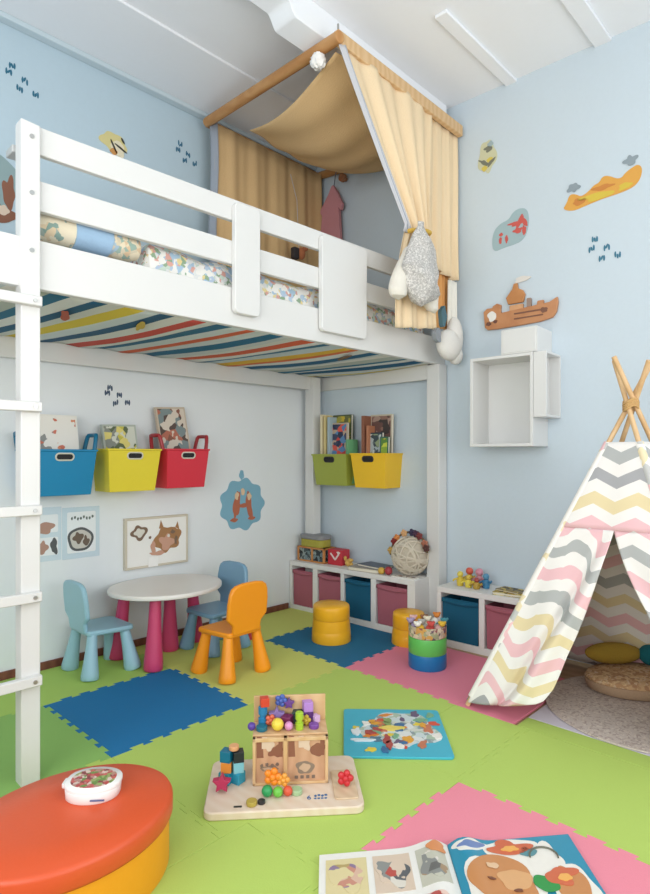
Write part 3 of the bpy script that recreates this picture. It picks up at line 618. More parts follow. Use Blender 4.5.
rb = thing('gift_box', 'red box with white marks standing beside the wooden crate', 'box', rwp(3.58, 3.32, zt))
obj('body', B(3.53, 3.64, 3.24, 3.385, zt, zt+.125), mat('#c22f3c', .5), rb, bevel=.004, M=RW)
b = BM()
for q in ([(3.36, zt+.09), (3.35, zt+.10), (3.30, zt+.05), (3.31, zt+.04)], [(3.26, zt+.09), (3.27, zt+.10), (3.31, zt+.05), (3.30, zt+.04)], blob(3.27, zt+.105, .018, .01, 2)): prism(b, q, lambda u, v, d: (d, u, v), 3.527, 3.53)
obj('mark', b, mat('#e8d8d4', .6), rb, M=RW)
b = BM(); ball(b, (3.56, 3.19, zt+.03), (.028, .03, .03), 14); ball(b, (3.55, 3.16, zt+.055), (.02, .025, .016), 12); ball(b, (3.55, 3.215, zt+.065), (.012, .014, .02), 10); ball(b, (3.545, 3.145, zt+.02), (.015, .012, .02), 10)
single('toy_animal', b, mat('#d7ad5c', .7), 'small sandy yellow toy animal in front of the red box', 'toy', rwp(3.56, 3.19, zt), M=RW)
def flat_book(label, x, y, z, w, l, t, col, rz=0, group=None):
    T = thing('flat_book', label, 'book', rwp(x, y, z), 0, group); M = RW @ Matrix.Translation((x, y, z)) @ Matrix.Rotation(rz, 4, 'Z')
    b = BM(); box(b, -w/2, w/2, -l/2, l/2, t-.003, t); box(b, -w/2, w/2, -l/2, l/2, 0, .003); box(b, w/2-.003, w/2, -l/2, l/2, .003, t-.003); obj('cover', b, col if not isinstance(col, str) else mat(col, .5), T, M=M)
    obj('pages', box(BM(), -w/2+.004, w/2-.004, -l/2+.004, l/2-.004, .0032, t-.0032), mat('#e9e2d0', .8), T, M=M)
gb = 'books lying on the low shelves'
flat_book('grey covered book lying at the bottom of the short stack on the longer shelf', 3.535, 2.97, zt, .16, .28, .028, '#a39a8e', .1, gb)
flat_book('slate blue open edged book on top of the grey book', 3.57, 2.93, zt+.028, .15, .25, .018, '#5d6472', -.15, gb)
b = BM(); ball(b, (3.475, 2.80, zt+.028), .027, 16); single('toy_ball', b, mat('#d8b04c', .5), 'small yellow ball at the edge of the longer shelf', 'toy', rwp(3.475, 2.80, zt), M=RW)
b = BM(); ball(b, (3.49, 2.745, zt+.032), (.03, .03, .032), 16); single('toy_ball', b, mat('#a83a44', .5), 'small dark red ball next to the yellow ball', 'toy', rwp(3.49, 2.745, zt), M=RW)
tr = thing('flat_tray', 'thin white paper tray lying before the wicker ball', 'tray', rwp(3.50, 2.60, zt))
b = BM(); prism(b, rrect(2.50, 2.70, 3.455, 3.535, .01), lambda u, v, d: (v, u, d), zt, zt+.007); obj('sheet', b, mat('#e6e2da', .6), tr, M=RW)
b = BM(); prism(b, rrect(2.52, 2.68, 3.475, 3.515, .006), lambda u, v, d: (v, u, d), zt+.007, zt+.0085); obj('print', b, art('#d9d2c6', ['#8a6a58', '#5c4a44', '#b79a86'], 50, .5), tr, M=RW)
wb = thing('wicker_ball', 'large cream woven wicker ball on the longer shelf beside the bed post', 'wicker ball', rwp(3.62, 2.625, zt))
wc = Vector((3.60, 2.625, zt+.145)); wr = (.125, .142, .145)
b = BM(); ball(b, wc, tuple(x*.95 for x in wr), 32); obj('core', b, mat('#c6bba8', .95, .8, 60, .12), wb, M=RW)
for k in range(16):
    b = BM(); ax = Matrix.Rotation(R(67*k), 3, 'Z') @ Matrix.Rotation(R(25+41*k), 3, 'Y')
    pts = []
    for i in range(60):
        a = 2*PI*i/60; p = ax @ Vector((cos(a), sin(a), .12*sin(3*a)+(.1*(k % 7)-.3))); p.normalize(); pts.append((wc.x+p.x*wr[0], wc.y+p.y*wr[1], wc.z+p.z*wr[2]*.98))
    tube(b, pts, .0065, 8, closed=True); obj('woven_strand', b, mat('#d6ccba', .95, .5, 120, .1), wb, M=RW)
wh = thing('flower_wreath', 'wreath of red, orange and dark flowers on top of the wicker ball', 'wreath', rwp(3.62, 2.625, zt+.2))
b = BM(); wpts = [(3.60-.02+.035*sin(a), 2.625+.160*cos(a), zt+.160+.16*sin(a)) for a in [PI*i/14-.15+.3*i/14*0 for i in range(15)]]
tube(b, wpts, .008, 8); obj('stem', b, mat('#6b5a3c', .9), wh, M=RW)
for i, col in zip((1, 3, 4, 6, 8, 9, 10, 12, 13), ('#c9a45a', '#8c2f2c', '#d98a4c', '#d7a878', '#3b3350', '#4a2f44', '#7c3a3a', '#b0705a', '#5c3a36')):
    p = wpts[i]; b = BM()
    for k in range(5): ball(b, (p[0]-.008, p[1]+.017*cos(k*1.257), p[2]+.017*sin(k*1.257)), (.012, .013, .013), 10)
    ball(b, (p[0]-.016, p[1], p[2]), .011, 10); obj('flower', b, mat(col, .8), wh, M=RW)

# things on the shorter shelf (top at .395)
zs = .395
def toy(label, parts, loc, group=None, M=None, name='toy_figure', cat='toy'):
    T = thing(name, label, cat, loc, 0, group)
    for pn, col, f in parts:
        b = BM(); f(b); obj(pn, b, mat(col, .5), T, M=M, bevel=.002)
def fig(y, x, c1, c2, h, label):
    toy(label, [('body', c1, lambda b: lathe(b, [(.001, 0), (.022, .001), (.026, h*.35), (.016, h*.6), (.012, h*.62)], (x, y, zs), 16)),
                ('head', c2, lambda b: ball(b, (x, y, zs+h*.8), h*.22, 14)),
                ('arm', c1, lambda b: tube(b, [(x, y-.016, zs+h*.5), (x-.015, y-.04, zs+h*.45), (x-.02, y-.048, zs+h*.6)], .007, 8)),
                ('arm', c1, lambda b: tube(b, [(x, y+.016, zs+h*.5), (x-.015, y+.04, zs+h*.4), (x-.02, y+.046, zs+h*.3)], .007, 8))], rwp(x, y, zs), 'toy figures on the shorter shelf', RW)
fig(2.185, 3.56, '#d9bd3c', '#e2cf58', .10, 'yellow toy figure at the left end of the toys on the shorter shelf')
fig(2.15, 3.63, '#cfb13a', '#d9604a', .12, 'yellow toy figure with a red head in the rear of the shorter shelf')
fig(2.115, 3.55, '#e3cf4f', '#d8b84a', .085, 'pale yellow toy figure in front on the shorter shelf')
fig(2.07, 3.62, '#c98a96', '#d992a4', .125, 'pink toy figure among the toys on the shorter shelf')
fig(2.05, 3.54, '#b8963c', '#a8483c', .075, 'short brown yellow toy figure with a dark red head on the shorter shelf')
fig(2.01, 3.60, '#3f7fa8', '#5a94b8', .10, 'blue toy figure at the right end of the toys on the shorter shelf')
flat_book('gold and black covered book lying on the shorter shelf near the tent', 3.545, 1.80, zs, .14, .22, .018, art('#b99a3c', ['#3a3426', '#d6bf5a', '#8c7a3a', '#d9cfa8'], 40, .45), .12, gb)
flat_book('thin brown book on top of the gold and black one', 3.555, 1.81, zs+.018, .11, .17, .012, art('#8f7a44', ['#3a3426', '#c9b04a'], 40, .5), -.15, gb)

# ------------------------------------------------------------------ yellow stools, tub, cone
def stool(label, x, y, r, h, lidf):
    T = thing('round_stool', label, 'stool', (x, y, 0), 0, 'yellow round stools')
    hl = h*lidf; m = mat('#f2b324', .35, 0, 40, .015)
    obj('base', lathe(BM(), [(r*.99, 0), (r*1.01, .006), (r*.985, h*.30), (r*.981, h*.305), (r*.981, h*.312), (r*.982, h*.316), (r*.93, hl-.001)], (x, y, 0), 48), m, T, sharp=60)
    obj('seat', lathe(BM(), [(r*.925, hl), (r*.94, hl+.003), (r*.935, h-.018), (r*.91, h-.005), (r*.86, h), (r*.3, h+.002)], (x, y, 0), 48), m, T, sharp=60)
stool('taller yellow round stool on the teal mat before the teal bin', 3.045, 2.865, .138, .255, .62)
stool('shorter yellow round stool right against the low shelf', 3.372, 2.432, .118, .215, .52)
tx, ty = 3.08, 2.08; tr_ = .117
tb = thing('toy_tub', 'blue and green tiered toy tub with a patterned collar on the pink mat', 'tub', (tx, ty, 0))
obj('lower_ring', lathe(BM(), [(tr_*.97, 0), (tr_, .008), (tr_, .085), (tr_*.98, .09)], (tx, ty, 0), 48), mat('#1272ae', .35), tb, sharp=60, label='blue lower ring')
obj('upper_ring', lathe(BM(), [(tr_*.98, .091), (tr_, .096), (tr_, .185), (tr_*.98, .19)], (tx, ty, 0), 48), mat('#62bf5c', .35), tb, sharp=60, label='green upper ring')
obj('collar', lathe(BM(), [(tr_*.97, .191), (tr_*.99, .195), (tr_*1.0, .26), (tr_*.96, .26), (tr_*.95, .22), (.02, .22)], (tx, ty, 0), 48), art('#cdbfa8', ['#9a5a5c', '#d9a85a', '#6f5a6a', '#e3d6bc', '#a8b08a'], 42, .44), tb, sharp=60, label='patterned collar')
g = random.Random(11)
tl = [('cream', '#e6dcc4'), ('yellow', '#e0b840'), ('red', '#c8504a'), ('pale pink', '#e0b4b0'), ('teal', '#4a8f9c'), ('white', '#eeeae2'), ('brown', '#9a6a4a'), ('orange', '#dd8a40'), ('lilac', '#a998b8'), ('grey', '#b4b0a8')]
wheres = ['in the middle of the tub', 'at the left front of the tub', 'at the front of the tub', 'at the right front of the tub', 'at the right rim of the tub', 'sticking up at the right back of the tub', 'at the back of the tub', 'at the left back of the tub', 'at the left rim of the tub', 'deep between the others in the tub']
for i, ((cn_, hx_), wh_) in enumerate(zip(tl, wheres)):
    a = -2.35+(i-2)*PI*2/8; rr = 0 if i in (0,) else (.045 if i == 9 else .078); x, y = tx+rr*cos(a), ty+rr*sin(a); z = .224
    T = thing('stuffed_toy', '%s small stuffed toy %s' % (cn_, wh_), 'toy', (x, y, z), 0, 'small toys in the tub')
    hh = g.uniform(.055, .078) + (.015 if i in (0, 5) else 0); d = Vector((cos(a)*rr*.35, sin(a)*rr*.35, 0))
    b = BM(); ball(b, (x, y, z+hh*.35), (.027, .027, hh*.38), 14); obj('body', b, mat(hx_, .9, .4), T)
    b = BM(); ball(b, Vector((x, y, z+hh*.85))+d, (.020, .020, .017), 14); ball(b, Vector((x+.012, y-.012, z+hh*.98))+d, .009, 10); ball(b, Vector((x-.012, y+.012, z+hh*.98))+d, .009, 10)
    obj('head', b, mat(tl[(i*3+2) % 10][1] if i % 2 else hx_, .9, .4), T)
b = BM(); lathe(b, [(.032, 0), (.034, .01), (.018, .10), (.014, .115)], (2.66, 3.30, 0), 24); single('play_cone', b, mat('#c23a44', .4), 'small red play cone on the floor behind the orange chair', 'toy cone', (2.66, 3.30, 0))

# ------------------------------------------------------------------ oval table and chairs
tbl = thing('play_table', 'low white oval play table with raspberry pink cone legs', 'table', (2.1, 3.41, 0))
b = BM(); rs = []
for s, z in ((.96, .435), (.995, .44), (1.0, .447), (1.0, .458), (.985, .465), (.9, .466)):
    rs.append([(2.06+.372*s*cos(a)*(1+.05*sin(a)), 3.40+.32*s*sin(a), z) for a in [2*PI*i/64 for i in range(64)]])
rings(b, rs); obj('table_top', b, mat('#ece8e2', .3, 0, 30, .01), tbl, sharp=50)
def cleg(b, x, y, xt, yt, z, r0=.044, r1=.024):
    ks = (0, .02, .12, .3, .6, 1); rd = (r0*.9, r0, r0*.985, r0*.87, r0*.7, r1)
    tube(b, [(x+(xt-x)*k, y+(yt-y)*k, z*k) for k in ks], r0, 24, radii=rd); return b
for x, y in ((1.815, 3.60), (1.862, 3.235), (2.14, 3.50), (2.375, 3.545)):
    obj('leg', cleg(BM(), x, y, x+(2.06-x)*.16, y+(3.4-y)*.16, .44, .058, .033), mat('#cf4470', .4), tbl, sharp=60)
def chair(label, col, x, y, rz):
    """seat opening towards +y in its own frame"""
    T = thing('child_chair', label, 'chair', (0, 0, 0), 0, 'children\'s chairs around the oval table')
    m = mat(col, .38, 0, 40, .012)
    seat = [(-.115, -.135), (.115, -.135), (.13, -.12), (.15, .10), (.145, .135), (.12, .15), (-.12, .15), (-.145, .135), (-.15, .10), (-.13, -.12)]
    b = BM(); prism(b, seat, lambda u, v, d: (u, v, d+.006*(v > .1)*-1), .245, .275); obj('seat', b, m, T, bevel=.009)
    bk = [(-.10, .26), (.10, .26), (.105, .33), (.125, .35)] + [(.14+.008*cos(a)-.0+.0, .46+.15*sin(a)*1.0) for a in [-.6, -.2, .2]] + [(.14, .555), (.128, .59), (.10, .612), (.05, .622), (-.05, .622), (-.10, .612), (-.128, .59), (-.14, .555)] + [(-.148, .46+.15*sin(a)) for a in [.2, -.2, -.6]] + [(-.125, .35), (-.105, .33)]
    bk = [(u, .26+(v-.26)*.83) for u, v in bk]
    b = BM(); prism(b, bk, lambda u, v, d: (u, -.118-d-.10*(v-.26), v), 0, .03); obj('backrest', b, m, T, bevel=.009)
    for sx in (-1, 1):
        for sy in (-1, 1): obj('leg', cleg(BM(), sx*.138, sy*.136+.005, sx*.105, sy*.10, .25, .050, .028), m, T, sharp=60)
    T.location = (x, y, 0); T.rotation_euler.z = rz
    return T
chair('light blue child chair at the left of the oval table', '#9cc6d6', 1.655, 3.495, R(-90))
chair('bright orange child chair with its back to the room', '#f79a1c', 2.185, 2.885, R(2))
chair('steel blue child chair behind the right end of the oval table', '#7aa3bf', 2.385, 3.325, R(94))

# ------------------------------------------------------------------ tent
tp = thing('play_tent', 'child teepee tent of pastel chevron cloth on four wooden poles', 'tent', (3.25, 1.0, 0))
_g, _g2, _p, _y = '#a9a9ac', '#b3b5b4', '#edc0c5', '#e6d5aa'
_st = [_g, _p, _y, _p, _y, _g2, _p, _g2, _p, _y, _g, _g2]; CH = chevron_mat([c for q in _st for c in (q, '#f0ece8')])
A_, B_, C_, D_ = [Vector(p) for p in ((2.735, 1.60, 0), (2.80, .42, 0), (3.76, 1.60, 0), (3.81, .45, 0))]
AP = Vector((3.2, .948, 1.56)); TIP = {}
for k, (c, o) in enumerate(((A_, (.012, .012)), (B_, (-.014, .012)), (C_, (.014, -.012)), (D_, (.0, -.02)))):
    ap = AP+Vector((o[0], o[1], 0)); TIP[k] = ap
    d = ap-c; top = c+d*(1.13+.02*(k % 2)); top.z = min(top.z, 1.80)
    b = BM(); tube(b, [c+Vector((0, 0, .0)), c+d*.5, top], .0125, 14); obj('pole', b, PINEL, tp, bevel=.002)
b = BM()
for k in range(4): tube(b, [(AP.x+.034*cos(a), AP.y+.034*sin(a), AP.z-.02+k*.011+.012*sin(2*a)) for a in [2*PI*i/20 for i in range(20)]], .006, 6, closed=True)
obj('binding_cord', b, mat('#c9a26c', .9), tp)
def face(i0, i1):
    P_ = (A_, B_, C_, D_); a, c = P_[i0], P_[i1]; n = (c-a).cross(AP-a).normalized()
    cen = (A_+B_+C_+D_)/4
    if n.dot(cen-a) > 0: n = -n
    L = (c-a).length
    def f(s, t, o=0):
        p = a.lerp(TIP[i0], t); q = c.lerp(TIP[i1], t)
        return p.lerp(q, s)+n*(o+.016)
    def uv(s, t): return ((s-.5)*L*(1-t)+.5, t*1.56+.02)
    return f, uv
T0, T1 = .012, .875
for nm, i0, i1 in (('side_cloth', 0, 2), ('back_cloth', 2, 3), ('side_cloth', 3, 1)):
    f, uv = face(i0, i1); b = BM()
    grid(b, lambda s, v: f(s, T0+(T1-T0)*v, -.025*sin(PI*s)*(1-v)), 20, 30, lambda s, v: uv(s, T0+(T1-T0)*v)); obj(nm, b, CH, tp, solid=.003)
f, uv = face(0, 1); TO = .60
b = BM(); grid(b, lambda s, v: f(s, TO+(T1-TO)*v, .004*sin(s*12)*(1-v)), 24, 16, lambda s, v: uv(s, TO+(T1-TO)*v)); obj('front_cloth', b, CH, tp, solid=.003)
def lerp_tab(t, tab):
    for (a, x), (c, y) in zip(tab, tab[1:]):
        if t <= c: k = (t-a)/(c-a); return x+(y-x)*k
    return tab[-1][1]
TABL = [(0, .27), (.03, .315), (.08, .34), (.2, .365), (.38, .43), (.5, .475), (.60, .525)]
def fl_left(u, v):
    t = T0+(TO-T0)*v; e = lerp_tab(t, TABL); s = e*u; t += .05*u**1.5*(1-v)**3
    w = min(1, (1-v)*2.2)
    cr = .42+.42*v                      # crease runs from the foot towards the top of the opening
    o = w*(-.035*math.exp(-((u-cr)/.07)**2)+.045*math.exp(-((u-cr-.20)/.13)**2)+.018*sin(u*9+v*7)*u*(1-u)*2)
    if v < .15: o += .025*(1-v/.15)*u*(1-.3*u)
    return f(s, t, o)
def uv_left(u, v):
    t = T0+(TO-T0)*v; s = lerp_tab(t, TABL)*u; U, V = uv(s, t); cr = .42+.42*v
    k = 1/(1+math.exp(-(u-cr)/.03)); return (U+.06*k, V+.10*k-.03*sin(u*9+v*5)*(1-k))
b = BM(); grid(b, fl_left, 50, 60, uv_left); obj('door_flap', b, CH, tp, solid=.003, label='left door flap')
TABR = [(0, .93), (.2, .88), (.38, .76), (.5, .63), (.60, .525)]
def fl_right(u, v):
    t = T0+(TO-T0)*v; e = lerp_tab(t, TABR); s = e+(1-e)*u
    return f(s, t, .02*sin(u*8+v*4)*(1-v))
b = BM(); grid(b, fl_right, 24, 40, lambda u, v: uv(lerp_tab(T0+(TO-T0)*v, TABR)*(1-u)+u, T0+(TO-T0)*v)); obj('door_flap', b, CH, tp, solid=.003, label='right door flap')
for i in range(4):
    P_ = (A_, B_, C_, D_)[i]; d = TIP[i]-P_
    b = BM(); tube(b, [P_+d*.03, P_+d*.3, P_+d*.6, P_+d*T1], .021, 14); obj('pole_sleeve', b, art('#f2eee9', ['#eec3c6', '#e8d9b4', '#f2eee9', '#c4c4c2'], 14, .55, .9), tp)

rg = BM(); lathe(rg, [(.48, 0), (.487, .004), (.485, .009), (.45, .012), (.05, .012)], (3.30, .9, .0005), 64)
single('round_rug', rg, art('#cabdb4', ['#bcaca2', '#d6cabf', '#b09f97', '#cfc1b5'], 90, .48, .95), 'round greyish jute rug under the tent', 'rug', (3.30, .9, 0), sharp=30)
jx, jy = 3.545, 1.005; rd = R(-46)
JM = Matrix.Translation((jx, jy, .0135)) @ Matrix.Rotation(rd, 4, 'Z')
jc = thing('jute_cushion', 'flat round woven jute floor cushion inside the tent', 'cushion', (jx, jy, .0135))
JU = art('#c4a078', ['#b48c66', '#d2b288', '#a87e5c', '#cbb092'], 60, .45, .95)
obj('top', lathe(BM(), [(.90, .045), (.97, .07), (.93, .088), (.7, .10), (.05, .108)], (0, 0, 0), 56, .30, .20, JM), JU, jc, sharp=70)
obj('bottom', lathe(BM(), [(.80, 0), (.93, .015), (.97, .045), (.985, .064), (.95, .066)], (0, 0, 0), 56, .30, .20, JM), mat('#b3967a', .95, .9, 120, .12), jc, sharp=70)
b = BM(); ball(b, JM @ Vector((.215, -.15, .045)), .009, 12); obj('button', b, mat('#ece9e2', .5), jc)
b = BM(); ball(b, (0, 0, 0), (.16, .06, .06), 28, Matrix.Translation((3.585, 1.155, .172)) @ Matrix.Rotation(R(-48), 4, 'Z'))
single('mustard_cushion', b, mat('#a98a32', .95, .7, 120, .1), 'mustard yellow cushion lying on the jute cushion inside the tent', 'cushion', (3.585, 1.155, .115))
b = BM(); ball(b, (0, 0, 0), (.075, .06, .06), 28, Matrix.Translation((3.705, .985, .172)) @ Matrix.Rotation(R(-48), 4, 'Z'))
single('teal_cushion', b, mat('#0e6670', .95, .7, 120, .08), 'dark teal cushion next to the mustard one inside the tent', 'cushion', (3.705, .985, .115))

# ------------------------------------------------------------------ activity board with its toy house
AX = Matrix.Translation((1.552, 1.712, 0)) @ Matrix.Rotation(R(-41.5), 4, 'Z')       # local x along the front edge, local y away from the viewer
def ap_(u, v, d): return AX @ Vector((u, v, d))
ab = thing('activity_board', 'pale wooden activity board with rounded corners on the lime mats', 'toy board', (1.548, 1.715, 0))
obj('base', prism(BM(), rrect(-.292, .292, -.185, .185, .035), ap_, 0, .03), PALE, ab, bevel=.005)
obj('tray', prism(BM(), rrect(.185, .275, -.14, .06, .012), ap_, .03, .036), wood('#dcc4a4', '#d2b896'), ab, bevel=.002, label='paler tray at the right end')
def axf(y): return lambda u, v, d: AX @ Vector((u, y-d, v))
hs = thing('toy_house', 'two room wooden toy house front with brown printed pictures on the activity board', 'toy house', tuple(AX @ Vector((-.02, .03, .03))))
hx0, hx1, hz0, hz1 = -.122, .170, .031, .212; hy = -.01
b = BM()
for u0, u1, v0, v1 in ((hx0, hx0+.012, hz0, hz1), (hx1-.012, hx1, hz0, hz1), (-.004, .012, hz0, hz1), (hx0, hx1, hz1-.014, hz1), (hx0, hx1, hz0, hz0+.01)): prism(b, [(u0, v0), (u1, v0), (u1, v1), (u0, v1)], axf(hy), -.004, .016)
obj('front_frame', b, PINEL, hs, bevel=.002)
WB = wood('#d8b48a', '#cfa87c')
b = BM()
for u0, u1 in ((hx0, hx0+.008), (hx1-.008, hx1)): box(b, u0, u1, hy+.004, hy+.12, hz0, hz1, AX)
obj('side_wall', b, WB, hs); obj('shelf_top', box(BM(), hx0, hx1, hy+.002, hy+.118, hz1, hz1+.008, AX), WB, hs, bevel=.002)
obj('rear_board', box(BM(), hx0, hx1, hy+.12, hy+.13, hz0, .322, AX), PINEL, hs, bevel=.002)
for u0, u1, s in ((hx0+.012, -.004, 1), (.012, hx1-.012, 2)):
    k = obj('picture_panel', prism(BM(), [(u0, hz0+.01), (u1, hz0+.01), (u1, hz1-.014), (u0, hz1-.014)], axf(hy), -.002, .008), wood('#cfa382', '#c59876'), hs)
    uc = (u0+u1)/2; w = u1-u0
    def pr(n, col, polys, lift=.008):
        for i, q in enumerate(polys):
            bb = BM(); prism(bb, q, axf(hy), lift, lift+.0008+.0001*i); obj(n, bb, mat(col, .6), k)
    pr('print', '#8c5a44', [[(u0+.004, .135), (u0+.03, .135), (u0+.026, .215), (u0+.004, .218)], blob(u1-.03, .16, .028, .024, s, .3), [(u1-.022, .137), (u1-.003, .137), (u1-.003, .215), (u1-.018, .2)]])
    pr('print', '#dcc4ac', [blob(uc, .185, .016, .025, s+3, .25), [(uc-.03, .17), (uc-.008, .17), (uc-.01, .215), (uc-.03, .215)]], .009)
    pr('print', '#8d7a68', [blob(uc+(.0 if s == 1 else -.005), .092, .035 if s == 1 else .034, .012 if s == 1 else .026, s+5, .2)])
    pr('print', '#c9a98c', [blob(uc-.005, .092, .02, .006 if s == 1 else .016, s+6, .2)], .009)
    pr('print', '#7d6a5c', [rrect(uc-.045+i*.022, uc-.032+i*.022, .05, .062, .002) for i in range(4)] if s == 2 else [blob(uc-.03+i*.02, .105+.004*(i % 2), .006, .007, i) for i in range(4)], .0095)
# blocks heaped on top of the house
hb = hz1+.008
def ltoy(name, label, kind, u, y, z, r, col, group):
    b = BM(); c = AX @ Vector((u, y, z))
    M = Matrix.Translation(c) @ Matrix.Rotation(R(-44+(0 if kind in ('flower', 'star') else 37*len(label) % 90)), 4, 'Z')
    if kind == 'ball': ball(b, (0, 0, r), r, 16, M)
    elif kind == 'cube': box(b, -r, r, -r, r, 0, 2*r, M)
    elif kind == 'peg': lathe(b, [(r, 0), (r, r*1.6), (r*.7, r*1.7), (r*.7, r*2.4), (r, r*2.5), (r, r*4), (r*.8, r*4.2)], (0, 0, 0), 16, M=M)
    elif kind == 'disc': lathe(b, [(r*.95, 0), (r, .002), (r, r*.7), (r*.9, r*.8)], (0, 0, 0), 20, M=M)
    elif kind == 'star': prism(b, [(r*(1 if i % 2 == 0 else .5)*cos(PI*i/5+.3), r+r*(1 if i % 2 == 0 else .5)*sin(PI*i/5+.3)) for i in range(10)], lambda p, q, d: M @ Vector((p, d, q)), -r*.4, r*.4)
    elif kind == 'flower':
        for i in range(5): ball(b, (r*.6*cos(1.257*i), 0, r+r*.6*sin(1.257*i)), (r*.42, r*.35, r*.42), 10, M)
        ball(b, (0, -.004, r), r*.4, 10, M)
    single(name, b, mat(col, .4), label, 'toy', tuple(c), group, bevel=.0015 if kind in ('cube', 'star') else 0)
gh = 'small toys heaped on the toy house'
for kd, u, y, dz, r, col, lb in (
    ('ball', -.128, .03, 0, .016, '#5a3f9c', 'purple bead alone at the left end of the toy house top'),
    ('disc', -.088, .03, 0, .022, '#1f6f86', 'dark teal round piece at the left of the heap on the toy house'),
    ('peg', -.085, .075, 0, .018, '#2a7fae', 'blue peg standing at the left rear of the heap on the toy house'),
    ('cube', -.078, .075, .0763, .017, '#d2452c', 'red block on top of the blue peg'),
    ('flower', -.052, .06, 0, .024, '#d96a4c', 'coral flower piece next to the teal round piece'),
    ('ball', -.026, .022, 0, .024, '#ecd24a', 'yellow ball at the front of the heap on the toy house'),
    ('star', -.03, .085, .0, .034, '#8f78b4', 'lilac star at the middle rear of the heap on the toy house'),
    ('flower', -.012, .098, .06, .026, '#4a62b0', 'royal blue flower piece on top of the middle of the heap'),
    ('cube', .012, .06, 0, .02, '#7a2f5a', 'plum block in the middle of the heap on the toy house'),
    ('star', .02, .098, .05, .024, '#6a3f8c', 'violet star behind the plum block'),
    ('ball', .018, .02, 0, .017, '#d994c4', 'pink bead at the front centre of the heap'),
    ('cube', .056, .09, 0, .022, '#2f4a42', 'dark green block at the right rear of the heap'),
    ('peg', .06, .028, 0, .016, '#a8cc3a', 'lime green peg at the right front of the heap'),
    ('flower', .086, .055, 0, .022, '#c6a83a', 'ochre flower piece beside the lime green peg'),
    ('cube', .092, .092, .0, .022, '#5a2f74', 'dark purple block under the lilac one'),
    ('cube', .096, .092, .0445, .019, '#b88ad4', 'light lilac block on top of the dark purple block'),
    ('disc', .118, .035, 0, .020, '#7c4aa0', 'purple round piece at the right end of the toy house top'),
    ('cube', .127, .085, 0, .014, '#d9b4e0', 'pale pink block at the far right end of the toy house top')):
    ltoy('toy_piece', lb, kd, u, y, hb+dz+.0005, r, col, gh)
gt_ = 'small toys on the activity board'; zb = .0305
for kd, u, y, dz, r, col, lb in (
    ('cube', -.225, .01, 0, .022, '#1f86a0', 'teal block at the bottom left of the block tower'),
    ('cube', -.180, .01, 0, .021, '#2f9cba', 'light teal block at the bottom right of the block tower'),
    ('cube', -.223, .01, .0445, .020, '#d98a3a', 'orange block on the second level of the block tower'),
    ('cube', -.180, .01, .0425, .020, '#7fc0cc', 'pale aqua block on the second level of the block tower'),
    ('cube', -.222, .01, .085, .021, '#0f6f8c', 'deep teal block on the third level of the block tower'),
    ('cube', -.178, .01, .083, .020, '#22282c', 'black block on the third level of the block tower'),
    ('disc', -.195, .01, .128, .020, '#e2a878', 'peach round piece on the very top of the block tower'),
    ('star', -.236, -.055, 0, .036, '#b82f5a', 'magenta star leaning before the block tower'),
    ('disc', -.12, -.145, 0, .020, '#b8a24a', 'small ochre ring piece at the front left of the activity board'),
    ('disc', -.085, -.138, 0, .014, '#2a2c2e', 'small black round piece beside the ochre ring'),
    ('flower', -.045, -.085, .032, .034, '#f08a24', 'orange flower piece on top of the fruit pieces'),
    ('flower', -.005, -.088, .028, .026, '#e9a040', 'amber flower piece at the right of the fruit pieces'),
    ('ball', -.065, -.098, 0, .021, '#2f9c5a', 'green ball at the left of the fruit pieces'),
    ('ball', -.025, -.104, 0, .019, '#6fc04a', 'light green ball in front of the fruit pieces'),
    ('ball', .012, -.098, 0, .018, '#d9583c', 'tomato red ball right of the light green ball'),
    ('disc', .045, -.085, 0, .022, '#a8c89a', 'pale green disc at the right end of the fruit pieces'),
    ('flower', .232, -.065, .006, .032, '#cf2f38', 'red flower piece on the tray at the right end')):
    ltoy('toy_piece', lb, kd, u, y, zb+dz+.0005, r, col, gt_)
b = BM(); prism(b, rrect(-.185, -.155, -.158, -.148, .003), ap_, .03, .0315); obj('print', b, mat('#3a3a32', .6), ab)
# blue printed number and marks on the base
cu = bpy.data.curves.new('number', 'FONT'); cu.body = '6'; cu.size = .034; cu.extrude = .0006; cu.align_x = 'CENTER'
to = bpy.data.objects.new('number', cu); C.objects.link(to); bpy.context.view_layer.update()
me = bpy.data.meshes.new_from_object(to.evaluated_get(bpy.context.evaluated_depsgraph_get())); C.objects.unlink(to); bpy.data.objects.remove(to)
b = BM(); b.from_mesh(me); bmesh.ops.transform(b, matrix=AX @ Matrix.Translation((.09, -.128, .0308)), verts=b.verts); obj('number', b, mat('#2a5c94', .6), ab, label='blue printed number 6')
b = BM()
for i in range(4): prism(b, blob(.115+.013*i, -.108+.004*(i % 2), .005, .006, i), ap_, .03, .0315); prism(b, blob(.113+.013*i, -.124, .005, .004, i+5), ap_, .03, .0315)
obj('blue_print', b, mat('#3a6a9c', .6), ab)

